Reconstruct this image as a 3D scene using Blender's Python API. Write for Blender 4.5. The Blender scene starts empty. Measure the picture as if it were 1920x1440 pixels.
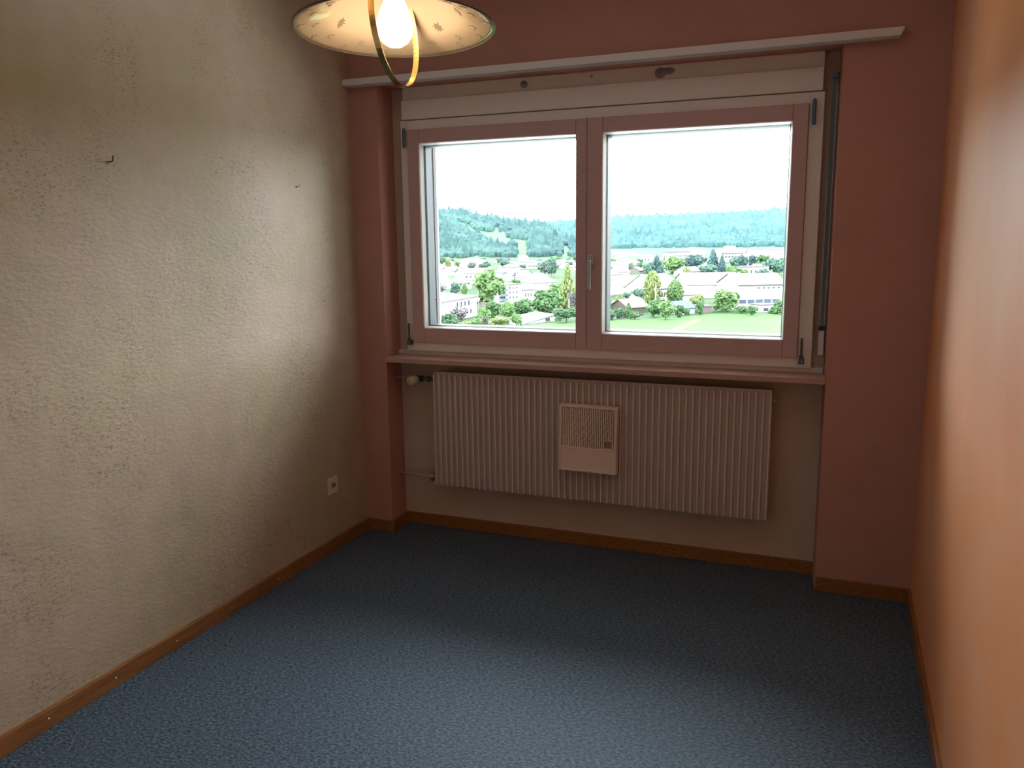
import bpy, bmesh, math, random
from mathutils import Vector, Matrix
PI = math.pi
S = bpy.context.scene
C = S.collection

# ------------------------------------------------------------------ camera
CAM_H = 1.55
cam = bpy.data.cameras.new('camera'); cam.sensor_width = 36.0
cam.lens = 1542.8 / 1920 * 36.0
cam.clip_start = 0.02; cam.clip_end = 6000
co = bpy.data.objects.new('camera', cam); C.objects.link(co)
yaw, pitch, roll = -0.3822, 0.1776, -0.0122
fw = Vector((math.sin(yaw)*math.cos(pitch), math.cos(yaw)*math.cos(pitch), -math.sin(pitch)))
rt = Vector((math.cos(yaw), -math.sin(yaw), 0)); up = rt.cross(fw)
r2 = rt*math.cos(roll) + up*math.sin(roll); u2 = -rt*math.sin(roll) + up*math.cos(roll)
M = Matrix((r2, u2, -fw)).transposed().to_4x4(); M.translation = Vector((0, 0, CAM_H))
co.matrix_world = M
S.camera = co

# ------------------------------------------------------------------ sky, sun, exposure
w = bpy.data.worlds.new('sky'); S.world = w; w.use_nodes = True
bg = w.node_tree.nodes['Background']
bg.inputs[0].default_value = (0.86, 0.94, 1.0, 1); bg.inputs[1].default_value = 16.0
sl = bpy.data.lights.new('sun', 'SUN'); sl.energy = 5.0; sl.angle = math.radians(1.0); sl.color = (1, 0.96, 0.88)
so = bpy.data.objects.new('sun', sl); C.objects.link(so)
so.rotation_euler = Vector((0.55, 0.62, -0.9)).to_track_quat('-Z', 'Y').to_euler()
pl = bpy.data.lights.new('window_daylight_portal', 'AREA'); pl.shape = 'RECTANGLE'; pl.size = 1.96; pl.size_y = 1.12
pl.cycles.is_portal = True
po = bpy.data.objects.new('window_daylight_portal', pl); C.objects.link(po)
po.location = (-1.11, 4.06, 1.545); po.rotation_euler = (math.radians(-90), 0, 0)
S.view_settings.view_transform = 'Standard'; S.view_settings.look = 'None'
S.view_settings.gamma = 1.0; S.view_settings.use_curve_mapping = False
S.view_settings.exposure = 0.0

# ------------------------------------------------------------------ materials
def mat(name, col, rough=0.6, spec=0.4, metal=0.0, noise=None, bump=None, coat=0.0, emit=None, sheen=0.0):
    """noise=(scale, colour2, lo, hi[, stretch]); bump=(scale, strength, distance)"""
    m = bpy.data.materials.new(name); m.use_nodes = True
    nt = m.node_tree; b = nt.nodes['Principled BSDF']
    b.inputs['Base Color'].default_value = (*col, 1)
    b.inputs['Roughness'].default_value = rough
    b.inputs['Specular IOR Level'].default_value = spec
    b.inputs['Metallic'].default_value = metal
    b.inputs['Coat Weight'].default_value = coat
    b.inputs['Sheen Weight'].default_value = sheen
    tc = nt.nodes.new('ShaderNodeTexCoord')
    if noise:
        mp = nt.nodes.new('ShaderNodeMapping'); nt.links.new(tc.outputs['Object'], mp.inputs[0])
        if len(noise) > 4: mp.inputs['Scale'].default_value = noise[4]
        n = nt.nodes.new('ShaderNodeTexNoise'); n.inputs['Scale'].default_value = noise[0]; n.inputs['Detail'].default_value = 6
        n.inputs['Roughness'].default_value = 0.6
        nt.links.new(mp.outputs[0], n.inputs[0])
        r = nt.nodes.new('ShaderNodeValToRGB'); r.color_ramp.elements[0].position = noise[2]; r.color_ramp.elements[1].position = noise[3]
        r.color_ramp.elements[0].color = (*col, 1); r.color_ramp.elements[1].color = (*noise[1], 1)
        nt.links.new(n.outputs[0], r.inputs[0]); nt.links.new(r.outputs[0], b.inputs['Base Color'])
    if bump:
        n2 = nt.nodes.new('ShaderNodeTexNoise'); n2.inputs['Scale'].default_value = bump[0]; n2.inputs['Detail'].default_value = 5
        nt.links.new(tc.outputs['Object'], n2.inputs[0])
        bp = nt.nodes.new('ShaderNodeBump'); bp.inputs['Strength'].default_value = bump[1]; bp.inputs['Distance'].default_value = bump[2]
        nt.links.new(n2.outputs[0], bp.inputs['Height']); nt.links.new(bp.outputs[0], b.inputs['Normal'])
    if emit:
        b.inputs['Emission Color'].default_value = (*emit[0], 1); b.inputs['Emission Strength'].default_value = emit[1]
    return m

def glass_mat():
    m = bpy.data.materials.new('window_glass'); m.use_nodes = True; nt = m.node_tree; nt.nodes.clear()
    o = nt.nodes.new('ShaderNodeOutputMaterial'); mx = nt.nodes.new('ShaderNodeMixShader')
    t = nt.nodes.new('ShaderNodeBsdfTransparent'); t.inputs[0].default_value = (0.96, 0.98, 0.97, 1)
    g = nt.nodes.new('ShaderNodeBsdfGlossy'); g.inputs['Roughness'].default_value = 0.02
    f = nt.nodes.new('ShaderNodeFresnel'); f.inputs[0].default_value = 1.3
    nt.links.new(f.outputs[0], mx.inputs[0]); nt.links.new(t.outputs[0], mx.inputs[1]); nt.links.new(g.outputs[0], mx.inputs[2])
    nt.links.new(mx.outputs[0], o.inputs[0]); return m

def plaster_left():
    """rough combed plaster: beige with rose and ochre clouds and patches of deep trowel flecks"""
    m = bpy.data.materials.new('combed_plaster'); m.use_nodes = True; nt = m.node_tree; N = nt.nodes; L = nt.links
    b = N['Principled BSDF']; b.inputs['Roughness'].default_value = 0.5; b.inputs['Specular IOR Level'].default_value = 0.35
    tc = N.new('ShaderNodeTexCoord')
    def noise(s, d=5, st=None):
        mp = N.new('ShaderNodeMapping'); L.new(tc.outputs['Object'], mp.inputs[0])
        if st: mp.inputs['Scale'].default_value = st
        n = N.new('ShaderNodeTexNoise'); n.inputs['Scale'].default_value = s; n.inputs['Detail'].default_value = d; L.new(mp.outputs[0], n.inputs[0]); return n
    def ramp(n, a, c0, z, c1):
        r = N.new('ShaderNodeValToRGB'); e = r.color_ramp.elements
        e[0].position = a; e[0].color = (*c0, 1); e[1].position = z; e[1].color = (*c1, 1); L.new(n.outputs[0], r.inputs[0]); return r
    c = ramp(noise(2.2), .38, (.55, .435, .29), .64, (.60, .445, .34))
    c2 = ramp(noise(9), .35, (.90, .90, .88), .7, (1, 1, 1))
    mx = N.new('ShaderNodeMixRGB'); mx.blend_type = 'MULTIPLY'; mx.inputs[0].default_value = 1; L.new(c.outputs[0], mx.inputs[1]); L.new(c2.outputs[0], mx.inputs[2])
    # flecks: fine, slanted, only inside large patches
    fl = ramp(noise(150, 5, (1, .55, 1.25)), .54, (1, 1, 1), .68, (.60, .52, .44))
    pt = ramp(noise(2.6, 4), .47, (.12, .12, .12), .62, (1, 1, 1))
    mx2 = N.new('ShaderNodeMixRGB'); mx2.blend_type = 'MULTIPLY'; L.new(pt.outputs[0], mx2.inputs[0]); L.new(mx.outputs[0], mx2.inputs[1]); L.new(fl.outputs[0], mx2.inputs[2])
    L.new(mx2.outputs[0], b.inputs['Base Color'])
    nb = noise(70, 6, (1, .6, 1.2)); bp = N.new('ShaderNodeBump'); bp.inputs['Strength'].default_value = 0.55; bp.inputs['Distance'].default_value = 0.004
    L.new(nb.outputs[0], bp.inputs['Height']); L.new(bp.outputs[0], b.inputs['Normal'])
    return m

def carpet():
    m = bpy.data.materials.new('speckled_carpet'); m.use_nodes = True; nt = m.node_tree; N = nt.nodes; L = nt.links
    b = N['Principled BSDF']; b.inputs['Roughness'].default_value = .52; b.inputs['Specular IOR Level'].default_value = .5; b.inputs['Sheen Weight'].default_value = .0
    b.inputs['Specular Tint'].default_value = (.7, .85, 1, 1)
    tc = N.new('ShaderNodeTexCoord'); mp = N.new('ShaderNodeMapping'); mp.inputs['Scale'].default_value = (1, 1.7, 1); mp.inputs['Rotation'].default_value = (0, 0, -.35)
    L.new(tc.outputs['Object'], mp.inputs[0])
    n = N.new('ShaderNodeTexNoise'); n.inputs['Scale'].default_value = 75; n.inputs['Detail'].default_value = 4; n.inputs['Roughness'].default_value = .7; L.new(mp.outputs[0], n.inputs[0])
    r = N.new('ShaderNodeValToRGB'); e = r.color_ramp.elements
    e[0].position = .36; e[0].color = (.012, .020, .032, 1); e[1].position = .66; e[1].color = (.19, .25, .31, 1)
    k = e.new(.5); k.color = (.068, .104, .146, 1)
    L.new(n.outputs[0], r.inputs[0]); L.new(r.outputs[0], b.inputs['Base Color'])
    bp = N.new('ShaderNodeBump'); bp.inputs['Strength'].default_value = .7; bp.inputs['Distance'].default_value = .004
    L.new(n.outputs[0], bp.inputs['Height']); L.new(bp.outputs[0], b.inputs['Normal'])
    return m

MT = {}
MT['left'] = plaster_left()
MT['pier'] = mat('apricot_plaster', (.55, .27, .22), .75, .25, noise=(3, (.58, .30, .24), .4, .65), bump=(60, .25, .003))
MT['right'] = mat('smooth_orange_paint', (.84, .32, .13), .55, .35, noise=(1.5, (.84, .39, .21), .4, .65), bump=(25, .12, .002))
MT['niche'] = mat('cream_niche_paint', (.68, .51, .40), .7, .3, noise=(4, (.63, .46, .36), .4, .7), bump=(50, .2, .002))
MT['ceiling'] = mat('white_ceiling', (.84, .80, .77), .8, .2)
MT['carpet'] = carpet()
MT['oak'] = mat('varnished_oak', (.37, .145, .034), .28, .6, noise=(6, (.21, .075, .018), .35, .7, (8, 1, 14)), bump=(40, .15, .001))
MT['frame'] = mat('cream_frame_paint', (.86, .76, .72), .45, .45)
MT['sash'] = mat('rose_beige_sash_paint', (.62, .40, .39), .42, .45, noise=(5, (.58, .37, .36), .4, .7, (1, 1, 6)))
MT['seam'] = mat('dark_joint', (.09, .05, .06), .7, .2)
MT['bead'] = mat('daylit_glazing_bead', (.70, .66, .58), .4, .5)  # daylight on the bead is put into a paler colour than the sash
MT['gasket'] = mat('black_rubber', (.012, .013, .016), .5, .4)
MT['glass'] = glass_mat()
MT['sill'] = mat('sill_paint', (.56, .34, .28), .45, .4)
MT['white_metal'] = mat('pale_grey_metal', (.55, .57, .57), .45, .5)
MT['slot'] = mat('dark_groove', (.05, .05, .055), .7, .3)  # dark lines of groove, edge and joint on the guide rails
MT['rad'] = mat('radiator_enamel', (.60, .45, .41), .38, .5)
MT['rib'] = mat('rib_highlight_enamel', (.82, .68, .60), .35, .5)  # rib highlights put into a paler copy of the radiator enamel
MT['plastic'] = mat('cream_plastic', (.90, .66, .55), .45, .45)
MT['steel_dark'] = mat('dark_steel', (.10, .12, .14), .38, .5, metal=.6)
MT['hinge'] = mat('blue_grey_hinge_cover', (.10, .17, .25), .45, .5)
MT['nickel'] = mat('satin_nickel', (.55, .54, .53), .28, .5, metal=.9)
MT['strap'] = mat('grey_blue_webbing', (.17, .19, .21), .8, .2, bump=(120, .3, .001))
MT['strap_edge'] = mat('pale_strap_edge', (.72, .70, .66), .6, .4)  # pale strips along both edges of the strap
MT['pipe'] = mat('pipe_enamel', (.52, .38, .33), .4, .5)
MT['knob'] = mat('ivory_knob', (.74, .60, .42), .42, .45)
MT['brass'] = mat('brass', (.83, .56, .22), .22, .5, metal=1.0)
MT['enamel'] = mat('cream_enamel', (.44, .38, .30), .12, .5, coat=.6)
nt_ = MT['enamel'].node_tree; pb = nt_.nodes['Principled BSDF']; tl = nt_.nodes.new('ShaderNodeBsdfTranslucent'); tl.inputs[0].default_value = (.75, .45, .20, 1)
ms = nt_.nodes.new('ShaderNodeMixShader'); ms.inputs[0].default_value = .25; oo = nt_.nodes['Material Output']
nt_.links.new(pb.outputs[0], ms.inputs[1]); nt_.links.new(tl.outputs[0], ms.inputs[2]); nt_.links.new(ms.outputs[0], oo.inputs['Surface'])
MT['print'] = mat('brown_leaf_print', (.16, .125, .10), .3, .5)
MT['bulb'] = mat('glowing_bulb', (1, .95, .85), .3, .3, emit=((1, .83, .58), 11.0))
MT['socket_w'] = mat('white_switch_plastic', (.84, .64, .57), .35, .5)
MT['rail'] = mat('rail_paint', (.86, .79, .77), .5, .4)
MT['filler'] = mat('blue_grey_filler', (.33, .33, .40), .6, .3)
MT['nail'] = mat('bright_nail_head', (.8, .75, .8), .25, .6, metal=.8)
MT['black'] = mat('black_iron', (.02, .018, .016), .4, .5)

# ------------------------------------------------------------------ helpers
def new(name, me, m=None, parent=None):
    o = bpy.data.objects.new(name, me); C.objects.link(o)
    if m is not None: me.materials.append(MT[m] if isinstance(m, str) else m)
    if parent is not None: o.parent = parent
    return o
def bm_obj(name, bm, m=None, parent=None, smooth=False):
    me = bpy.data.meshes.new(name)
    bmesh.ops.recalc_face_normals(bm, faces=bm.faces)
    bm.to_mesh(me); bm.free()
    if smooth:
        for p in me.polygons: p.use_smooth = True
    return new(name, me, m, parent)
def add_box(bm, x0, x1, y0, y1, z0, z1, bev=0.0):
    vs = [bm.verts.new((x, y, z)) for x in (x0, x1) for y in (y0, y1) for z in (z0, z1)]
    q = [(0,1,3,2), (4,6,7,5), (0,4,5,1), (2,3,7,6), (0,2,6,4), (1,5,7,3)]
    fs = [bm.faces.new([vs[i] for i in f]) for f in q]
    if bev > 0:
        es = list({e for f in fs for e in f.edges})
        bmesh.ops.bevel(bm, geom=es, offset=bev, segments=2, affect='EDGES', profile=.5)
def boxes(name, bl, m, parent=None, bev=0.0):
    bm = bmesh.new()
    for b in bl: add_box(bm, *b, bev=bev)
    return bm_obj(name, bm, m, parent)
def add_lathe(bm, prof, seg=32, mat4=None, caps=True):
    rings = []
    for r, z in prof:
        ring = []
        for k in range(seg):
            a = 2*PI*k/seg; v = Vector((r*math.cos(a), r*math.sin(a), z))
            if mat4: v = mat4 @ v
            ring.append(bm.verts.new(v))
        rings.append(ring)
    for a, b in zip(rings, rings[1:]):
        for k in range(seg): bm.faces.new((a[k], a[(k+1) % seg], b[(k+1) % seg], b[k]))
    if caps:
        bm.faces.new(rings[0][::-1]); bm.faces.new(rings[-1])
def axis_mat(p, d):
    m = Vector(d).to_track_quat('Z', 'Y').to_matrix().to_4x4(); m.translation = Vector(p); return m
def add_tube(bm, pts, r, seg=10, caps=True):
    pts = [Vector(p) for p in pts]; rings = []
    for i, p in enumerate(pts):
        t = (pts[min(i+1, len(pts)-1)] - pts[max(i-1, 0)]).normalized()
        a = t.orthogonal().normalized() if i == 0 else (pa - t*pa.dot(t)).normalized()
        pa = a; b = t.cross(a)
        rings.append([bm.verts.new(p + (a*math.cos(2*PI*k/seg) + b*math.sin(2*PI*k/seg))*r) for k in range(seg)])
    for a, b in zip(rings, rings[1:]):
        for k in range(seg): bm.faces.new((a[k], a[(k+1) % seg], b[(k+1) % seg], b[k]))
    if caps: bm.faces.new(rings[0][::-1]); bm.faces.new(rings[-1])
def lathe(name, prof, m, parent=None, seg=32, at=(0,0,0), d=(0,0,1), smooth=True, caps=True):
    bm = bmesh.new(); add_lathe(bm, prof, seg, axis_mat(at, d), caps); return bm_obj(name, bm, m, parent, smooth)
def tube(name, pts, r, m, parent=None, seg=10):
    bm = bmesh.new(); add_tube(bm, pts, r, seg); return bm_obj(name, bm, m, parent, True)
def tag(o, label=None, cat=None, group=None, kind=None):
    if label: o['label'] = label
    if cat: o['category'] = cat
    if group: o['group'] = group
    if kind: o['kind'] = kind
    return o
def empty(name, loc=(0,0,0), rz=0.0):
    o = bpy.data.objects.new(name, None); C.objects.link(o); o.location = loc; o.rotation_euler = (0, 0, rz); o.empty_display_size = .05
    return o
def thing(name, label, cat, loc=(0,0,0), rz=0.0, group=None):
    return tag(empty(name, loc, rz), label, cat, group)
def struct(o, label=None, cat='room part'):
    o['kind'] = 'structure'
    if label: o['label'] = label; o['category'] = cat
    return o

# ------------------------------------------------------------------ room shell
XL, XR, YP, YN, YB, CEIL = -2.324, .335, 3.662, 3.834, -.88, 2.72
XPL, XPR, XNL, XNR, NT = -2.169, -.046, -2.18, -.06, 2.285
YO = 4.06                                  # outer face of the window wall
struct(boxes('floor', [(XL-.2, XR+.2, YB-.2, YO, -.25, 0)], 'carpet'), 'grey-blue speckled loop carpet covering the whole floor', 'floor')
struct(boxes('ceiling', [(XL-.2, XR+.2, YB-.2, YO, CEIL, CEIL+.25)], 'ceiling'), 'white ceiling above the frame', 'ceiling')
struct(boxes('wall_left', [(XL-.2, XL, YB-.2, YO, 0, CEIL)], 'left'), 'left wall of beige combed plaster with rough flecked patches', 'wall')
struct(boxes('wall_right', [(XR, XR+.2, YB-.2, YO, 0, CEIL)], 'right'), 'smooth glossy orange-peach painted right wall', 'wall')
struct(boxes('wall_behind', [(XL, XR, YB-.2, YB, 0, CEIL)], 'ceiling'), 'pale wall behind the viewer', 'wall')  # unseen wall, made pale to bounce more light into the room
# window wall: piers, lintel, recessed niche wall below the window
bm = bmesh.new()
def prism(bm, xy, z0, z1):
    a = [bm.verts.new((x, y, z0)) for x, y in xy]; b = [bm.verts.new((x, y, z1)) for x, y in xy]
    n = len(xy)
    bm.faces.new(a[::-1]); bm.faces.new(b)
    for i in range(n): bm.faces.new((a[i], a[(i+1) % n], b[(i+1) % n], b[i]))
prism(bm, [(XL, YP), (XPL, YP), (XNL, YN), (XNL, YO), (XL, YO)], 0, NT)
prism(bm, [(XPR, YP), (XR, YP), (XR, YO), (XNR, YO), (XNR, YN)], 0, NT)
add_box(bm, XL, XR, YP, YO, NT, CEIL)
ww = struct(bm_obj('wall_window', bm, 'pier'), 'dark apricot window wall with two piers and a lintel around the recess', 'wall')
boxes('niche_back', [(XNL, XNR, YN, YO, 0, .945), (XNL, -2.109, YN, YO, .945, NT), (-.112, XNR, YN, YO, .945, NT), (-2.109, -.112, YN, YO, 2.125, NT)], 'niche', ww)['label'] = 'cream-painted back of the recess around radiator and window'
# baseboards with a small top ledge
def baseboard(name, x0, x1, y0, y1, label, nails=()):
    bm = bmesh.new()
    add_box(bm, x0, x1, y0, y1, 0, .062, .0015)
    o = struct(bm_obj(name, bm, 'oak'), label, 'baseboard')
    for (x, y, z, d) in nails:
        lathe('nail_head', [(.0, 0), (.0045, 0), (.0045, .0012), (.002, .0022)], 'nail', o, 10, (x, y, z), d)
    return o
baseboard('baseboard_left', XL, XL+.017, YB, YP, 'brown oak skirting board along the left plaster wall with nail heads',
    [(XL+.016, y, .032, (1,0,0)) for y in (1.13, 1.42, 1.691, 1.959, 2.248, 2.56, 2.87, 3.2)])
baseboard('baseboard_right', XR-.014, XR, YB, YP, 'narrow oak skirting board along the orange right wall')
baseboard('baseboard_back', XNL, XNR, YN-.015, YN, 'oak skirting board at the back of the radiator recess')
baseboard('baseboard_pier_left', XL+.017, XPL, YP-.014, YP, 'short oak skirting board on the narrow left pier')
baseboard('baseboard_pier_right', XPR+.004, XR-.014, YP-.014, YP, 'oak skirting board on the right pier')
bm = bmesh.new(); prism(bm, [(XPL, YP-.014), (XPL+.014, YP-.010), (XNL+.014, YN-.015), (XNL, YN-.015)], 0, .062)
struct(bm_obj('baseboard_return', bm, 'oak'), 'tiny oak skirting piece on the left return of the recess', 'baseboard')

# ------------------------------------------------------------------ window
YF = 3.784                                  # front face of the fixed frame
X0, X1, Z0, Z1 = -2.109, -.112, .966, 2.125
win = struct(empty('window_1', (-1.11, YF, Z0)), 'wide two-sash window with rose-beige sashes in a cream frame', 'window')
WI = lambda b: (b[0]+1.11, b[1]+1.11, b[2]-YF, b[3]-YF, b[4]-Z0, b[5]-Z0)     # world box -> local box
def wbox(name, bl, m, parent=None, bev=0.0, base=win): return boxes(name, [WI(b) for b in bl], m, parent if parent is not None else base, bev)
wbox('frame_jamb', [(X0, X0+.04, YF, YF+.09, Z0, Z1)], 'frame', bev=.002)
wbox('frame_jamb', [(X1-.058, X1, YF, YF+.09, Z0, Z1)], 'frame', bev=.002)
wbox('frame_head', [(X0+.04, X1-.058, YF+.0005, YF+.09, Z1-.046, Z1)], 'frame', bev=.002)
wbox('frame_sill', [(X0+.04, X1-.058, YF+.0005, YF+.09, Z0, Z0+.045)], 'frame', bev=.002)
wbox('lower_cover_strip', [(XNL+.002, -2.090, YF+.022, YN, .944, Z0-.001), (-2.089, -.655, YF+.018, YN, .944, Z0-.001), (-.654, XNR-.002, YF+.018, YN, .944, Z0-.001)], 'frame', bev=.001)
wbox('exterior_cladding', [(X0, X0+.085, YF+.09, YF+.12, Z0, Z1), (X1-.085, X1, YF+.09, YF+.12, Z0, Z1), (X0, X1, YF+.09, YF+.12, Z1-.09, Z1), (X0, X1, YF+.09, YF+.12, Z0, Z0+.08)], 'gasket')
def sash(xa, xb, oxa, oxb, za, zb, oza, ozb, lip):
    """xa..xb outer width, oxa..oxb glass opening; stiles are the sash mesh, rails its sub-parts"""
    y0 = YF-.012 - lip; y1 = YF+.05
    s = wbox('sash', [(xa, oxa, y0, y1, za, zb), (oxb, xb, y0, y1, za, zb)], 'sash', bev=.0022)
    wbox('rail', [(oxa+.0012, oxb-.0012, y0+.0006, y1, ozb, zb)], 'sash', s, .0018)
    wbox('rail', [(oxa+.0012, oxb-.0012, y0+.0006, y1, za, oza)], 'sash', s, .0018)
    # bevelled pale glazing bead, then black gasket, then the pane
    def ring(name, m, ins0, ins1, ya, yb):
        bm = bmesh.new(); P = []
        for ins, y in ((ins0, ya), (ins1, yb)):
            P.append([bm.verts.new((x+1.11, y-YF, z-Z0)) for x, z in ((oxa+ins, oza+ins), (oxb-ins, oza+ins), (oxb-ins, ozb-ins), (oxa+ins, ozb-ins))])
        Q = [bm.verts.new((x+1.11, yb-YF, z-Z0)) for x, z in ((oxa-.001, oza-.001), (oxb+.001, oza-.001), (oxb+.001, ozb+.001), (oxa-.001, ozb+.001))]
        R = [bm.verts.new((x+1.11, ya-YF, z-Z0)) for x, z in ((oxa-.001, oza-.001), (oxb+.001, oza-.001), (oxb+.001, ozb+.001), (oxa-.001, ozb+.001))]
        for i in range(4):
            j = (i+1) % 4
            bm.faces.new((P[0][i], P[0][j], P[1][j], P[1][i])); bm.faces.new((P[1][i], P[1][j], Q[j], Q[i]))
            bm.faces.new((Q[i], Q[j], R[j], R[i])); bm.faces.new((R[i], R[j], P[0][j], P[0][i]))
        return bm_obj(name, bm, m, s)
    ring('glazing_bead', 'bead', .002, .010, y0+.006, y0+.034)
    ring('gasket', 'gasket', .011, .014, y0+.034, y0+.044)
    wbox('pane', [(oxa+.002, oxb-.002, y0+.0445, y0+.0465, oza+.002, ozb-.002)], 'glass', s)
    ring('outer_rebate', 'gasket', .014, .0145, y0+.047, y1+.045)
    return s, y0
zs0, zs1 = Z0+.046, Z1-.047
s1, ya = sash(X0+.041, -1.131, -2.003, -1.183, zs0, zs1, 1.087, 2.012, .0)
s2, yb = sash(-1.128, X1-.059, -1.055, -.232, zs0, zs1, 1.087, 2.012, .004)
wbox('centre_seam', [(-1.1315, -1.1275, YF-.004, YF+.04, zs0+.001, zs1-.001)], 'seam')
# hinge covers and corner bearings
def hinge_top(xc, z0, z1, s, y):
    h = lathe('hinge_cover', [(.0, 0), (.006, .001), (.0085, .012), (.0085, z1-z0-.014), (.006, z1-z0-.002), (0, z1-z0)], 'hinge', s, 14, (xc+1.11, y-YF-.007, z0-Z0))
    return h
hinge_top(-2.080, 1.990, 2.088, s1, ya); hinge_top(-.150, 1.989, 2.096, s2, yb)
for xc, za, s, y in ((-2.089, .998, s1, ya), (-.153, .986, s2, yb)):
    bm = bmesh.new()
    add_lathe(bm, [(.005, 0), (.005, .085)], 12, axis_mat((xc+1.11, y-YF-.006, za+.028-Z0), (0,0,1)))
    add_box(bm, xc+1.11-.011, xc+1.11+.013, y-YF-.014, y-YF+.014, za-Z0, za+.026-Z0, .003)
    add_lathe(bm, [(.0075, 0), (.0085, .006), (.0075, .012)], 12, axis_mat((xc+1.11, y-YF-.006, za+.026-Z0), (0,0,1)))
    bm_obj('corner_bearing', bm, 'steel_dark', s, False)
    lathe('bearing_screw', [(0, 0), (.0035, 0), (.0035, .002), (0, .002)], 'nickel', s, 10, (xc+1.11+.004, y-YF-.0145, za+.012-Z0), (0,-1,0))
# window handle on the right sash
hb = wbox('handle_plate', [(-1.119, -1.092, yb-.010, yb, 1.395, 1.458)], 'nickel', s2, .003)
bm = bmesh.new()
add_lathe(bm, [(.0095, 0), (.0085, .028), (.008, .038)], 16, axis_mat((-1.103+1.11, yb-YF-.010, 1.425-Z0), (0,-1,0)))
add_box(bm, -1.112+1.11, -1.094+1.11, yb-YF-.056, yb-YF-.042, 1.300-Z0, 1.437-Z0, .004)
bm_obj('handle_lever', bm, 'nickel', s2)
# shutter box above the window
sb = struct(empty('trim_shutter_box', (-1.11, 3.80, 2.125)), 'painted roller shutter box cover above the window frame', 'shutter box')
boxes('lower_cover_board', [(-.985, .990, -.028, .034, .003, .095)], 'frame', sb, .003)
boxes('upper_cover_board', [(-.985, .990, -.010, .034, .096, .159)], 'rail', sb, .001)
for x, z, r, sx in ((-1.445, 2.252, .019, 1), (-.80, 2.252, .026, 1.0), (-.768, 2.257, .017, 1.9), (-1.116, 2.262, .006, 1)):
    o = lathe('filler_patch', [(0, 0), (r, 0), (r*.96, .002), (0, .0025)], 'filler', sb, 20, (0,0,0), (0,-1,0))
    o.location = (x+1.11, -.010, z-2.125); o.scale = (sx, 1, .9)
# roller shutter guide rails outside
for nm, xa, xb in (('trim_guide_rail_left', -2.105, -2.035), ('trim_guide_rail_right', -.185, -.125)):
    g = struct(empty(nm, (xa, 3.99, Z0-.02)), 'pale grey roller shutter guide rail outside the glass, %s side' % nm.split('_')[-1], 'guide rail')
    wd = xb-xa
    boxes('guide_channel', [(0, wd, 0, .045, 0, .268), (0, wd, 0, .045, .274, 1.19)], 'white_metal', g, .002)
    boxes('brush_groove', [(wd*.22, wd*.30, -.0015, .002, 0, 1.19), (wd-.004, wd+.001, -.001, .03, 0, 1.19), (.001, wd-.001, .004, .04, .266, .276)], 'slot', g)
# sill
sill = struct(boxes('trim_window_sill', [(XPL+.002, XPR-.002, YP-.012, YF+.03, .918, .944)], 'sill', bev=.003), 'painted wooden sill board over the radiator', 'window sill')
boxes('sill_bracket', [(-2.05, -2.01, YP+.02, YP+.15, .912, .918)], 'steel_dark', sill)
boxes('sill_bracket', [(-1.16, -1.12, YP+.02, YP+.15, .912, .918)], 'steel_dark', sill)
boxes('sill_bracket', [(-.30, -.26, YP+.02, YP+.15, .912, .918)], 'steel_dark', sill)
# curtain rail board on the wall
cr = thing('curtain_rail', 'long pale curtain rail board fixed across the wall above the window', 'curtain rail', (XL+.002, YP-.001, 2.281))
L_ = .165-(XL+.002)
bm = bmesh.new(); vs = []
prof = [(0, 0), (-.060, 0), (-.060, .030), (0, .030)]
a = [bm.verts.new((0, y, z)) for y, z in prof]; b = [bm.verts.new((L_ - (0 if z > .01 else .012), y, z)) for y, z in prof]
bm.faces.new(a); bm.faces.new(b[::-1])
for i in range(4): bm.faces.new((a[i], a[(i+1) % 4], b[(i+1) % 4], b[i]))
bmesh.ops.bevel(bm, geom=list(bm.edges), offset=.002, segments=2, affect='EDGES')
bm_obj('rail_board', bm, 'rail', cr)
boxes('curtain_track', [(.02, L_-.02, -.046, -.040, -.006, .0005), (.02, L_-.02, -.026, -.020, -.006, .0005), (.02, L_-.02, -.046, -.020, -.0005, .0005)], 'white_metal', cr)

# roller shutter strap
st = thing('shutter_strap', 'grey-blue roller shutter pull strap right of the window frame', 'strap', (-.076, 3.786, 1.15))
boxes('strap_webbing', [(-.0085, .0085, -.001, .001, .0, 1.03)], 'strap', st)
boxes('strap_edge', [(-.0105, -.0085, -.0013, .0013, .0, .62)], 'strap_edge', st)
boxes('strap_edge', [(.0085, .0105, -.0013, .0013, .0, 1.0)], 'strap_edge', st)
boxes('strap_slot', [(-.0125, .0125, -.008, .030, -.016, .002)], 'black', st, .001)
boxes('winder_plate', [(-.0115, .0115, .0, .020, -.125, -.017)], 'frame', st, .002)
bm = bmesh.new(); add_box(bm, -.012, .012, -.016, .03, 1.026, 1.046, .003)
add_lathe(bm, [(.007, -.010), (.007, .010)], 14, axis_mat((0, -.010, 1.028), (1,0,0)))
bm_obj('strap_roller', bm, 'hinge', st)

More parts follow.
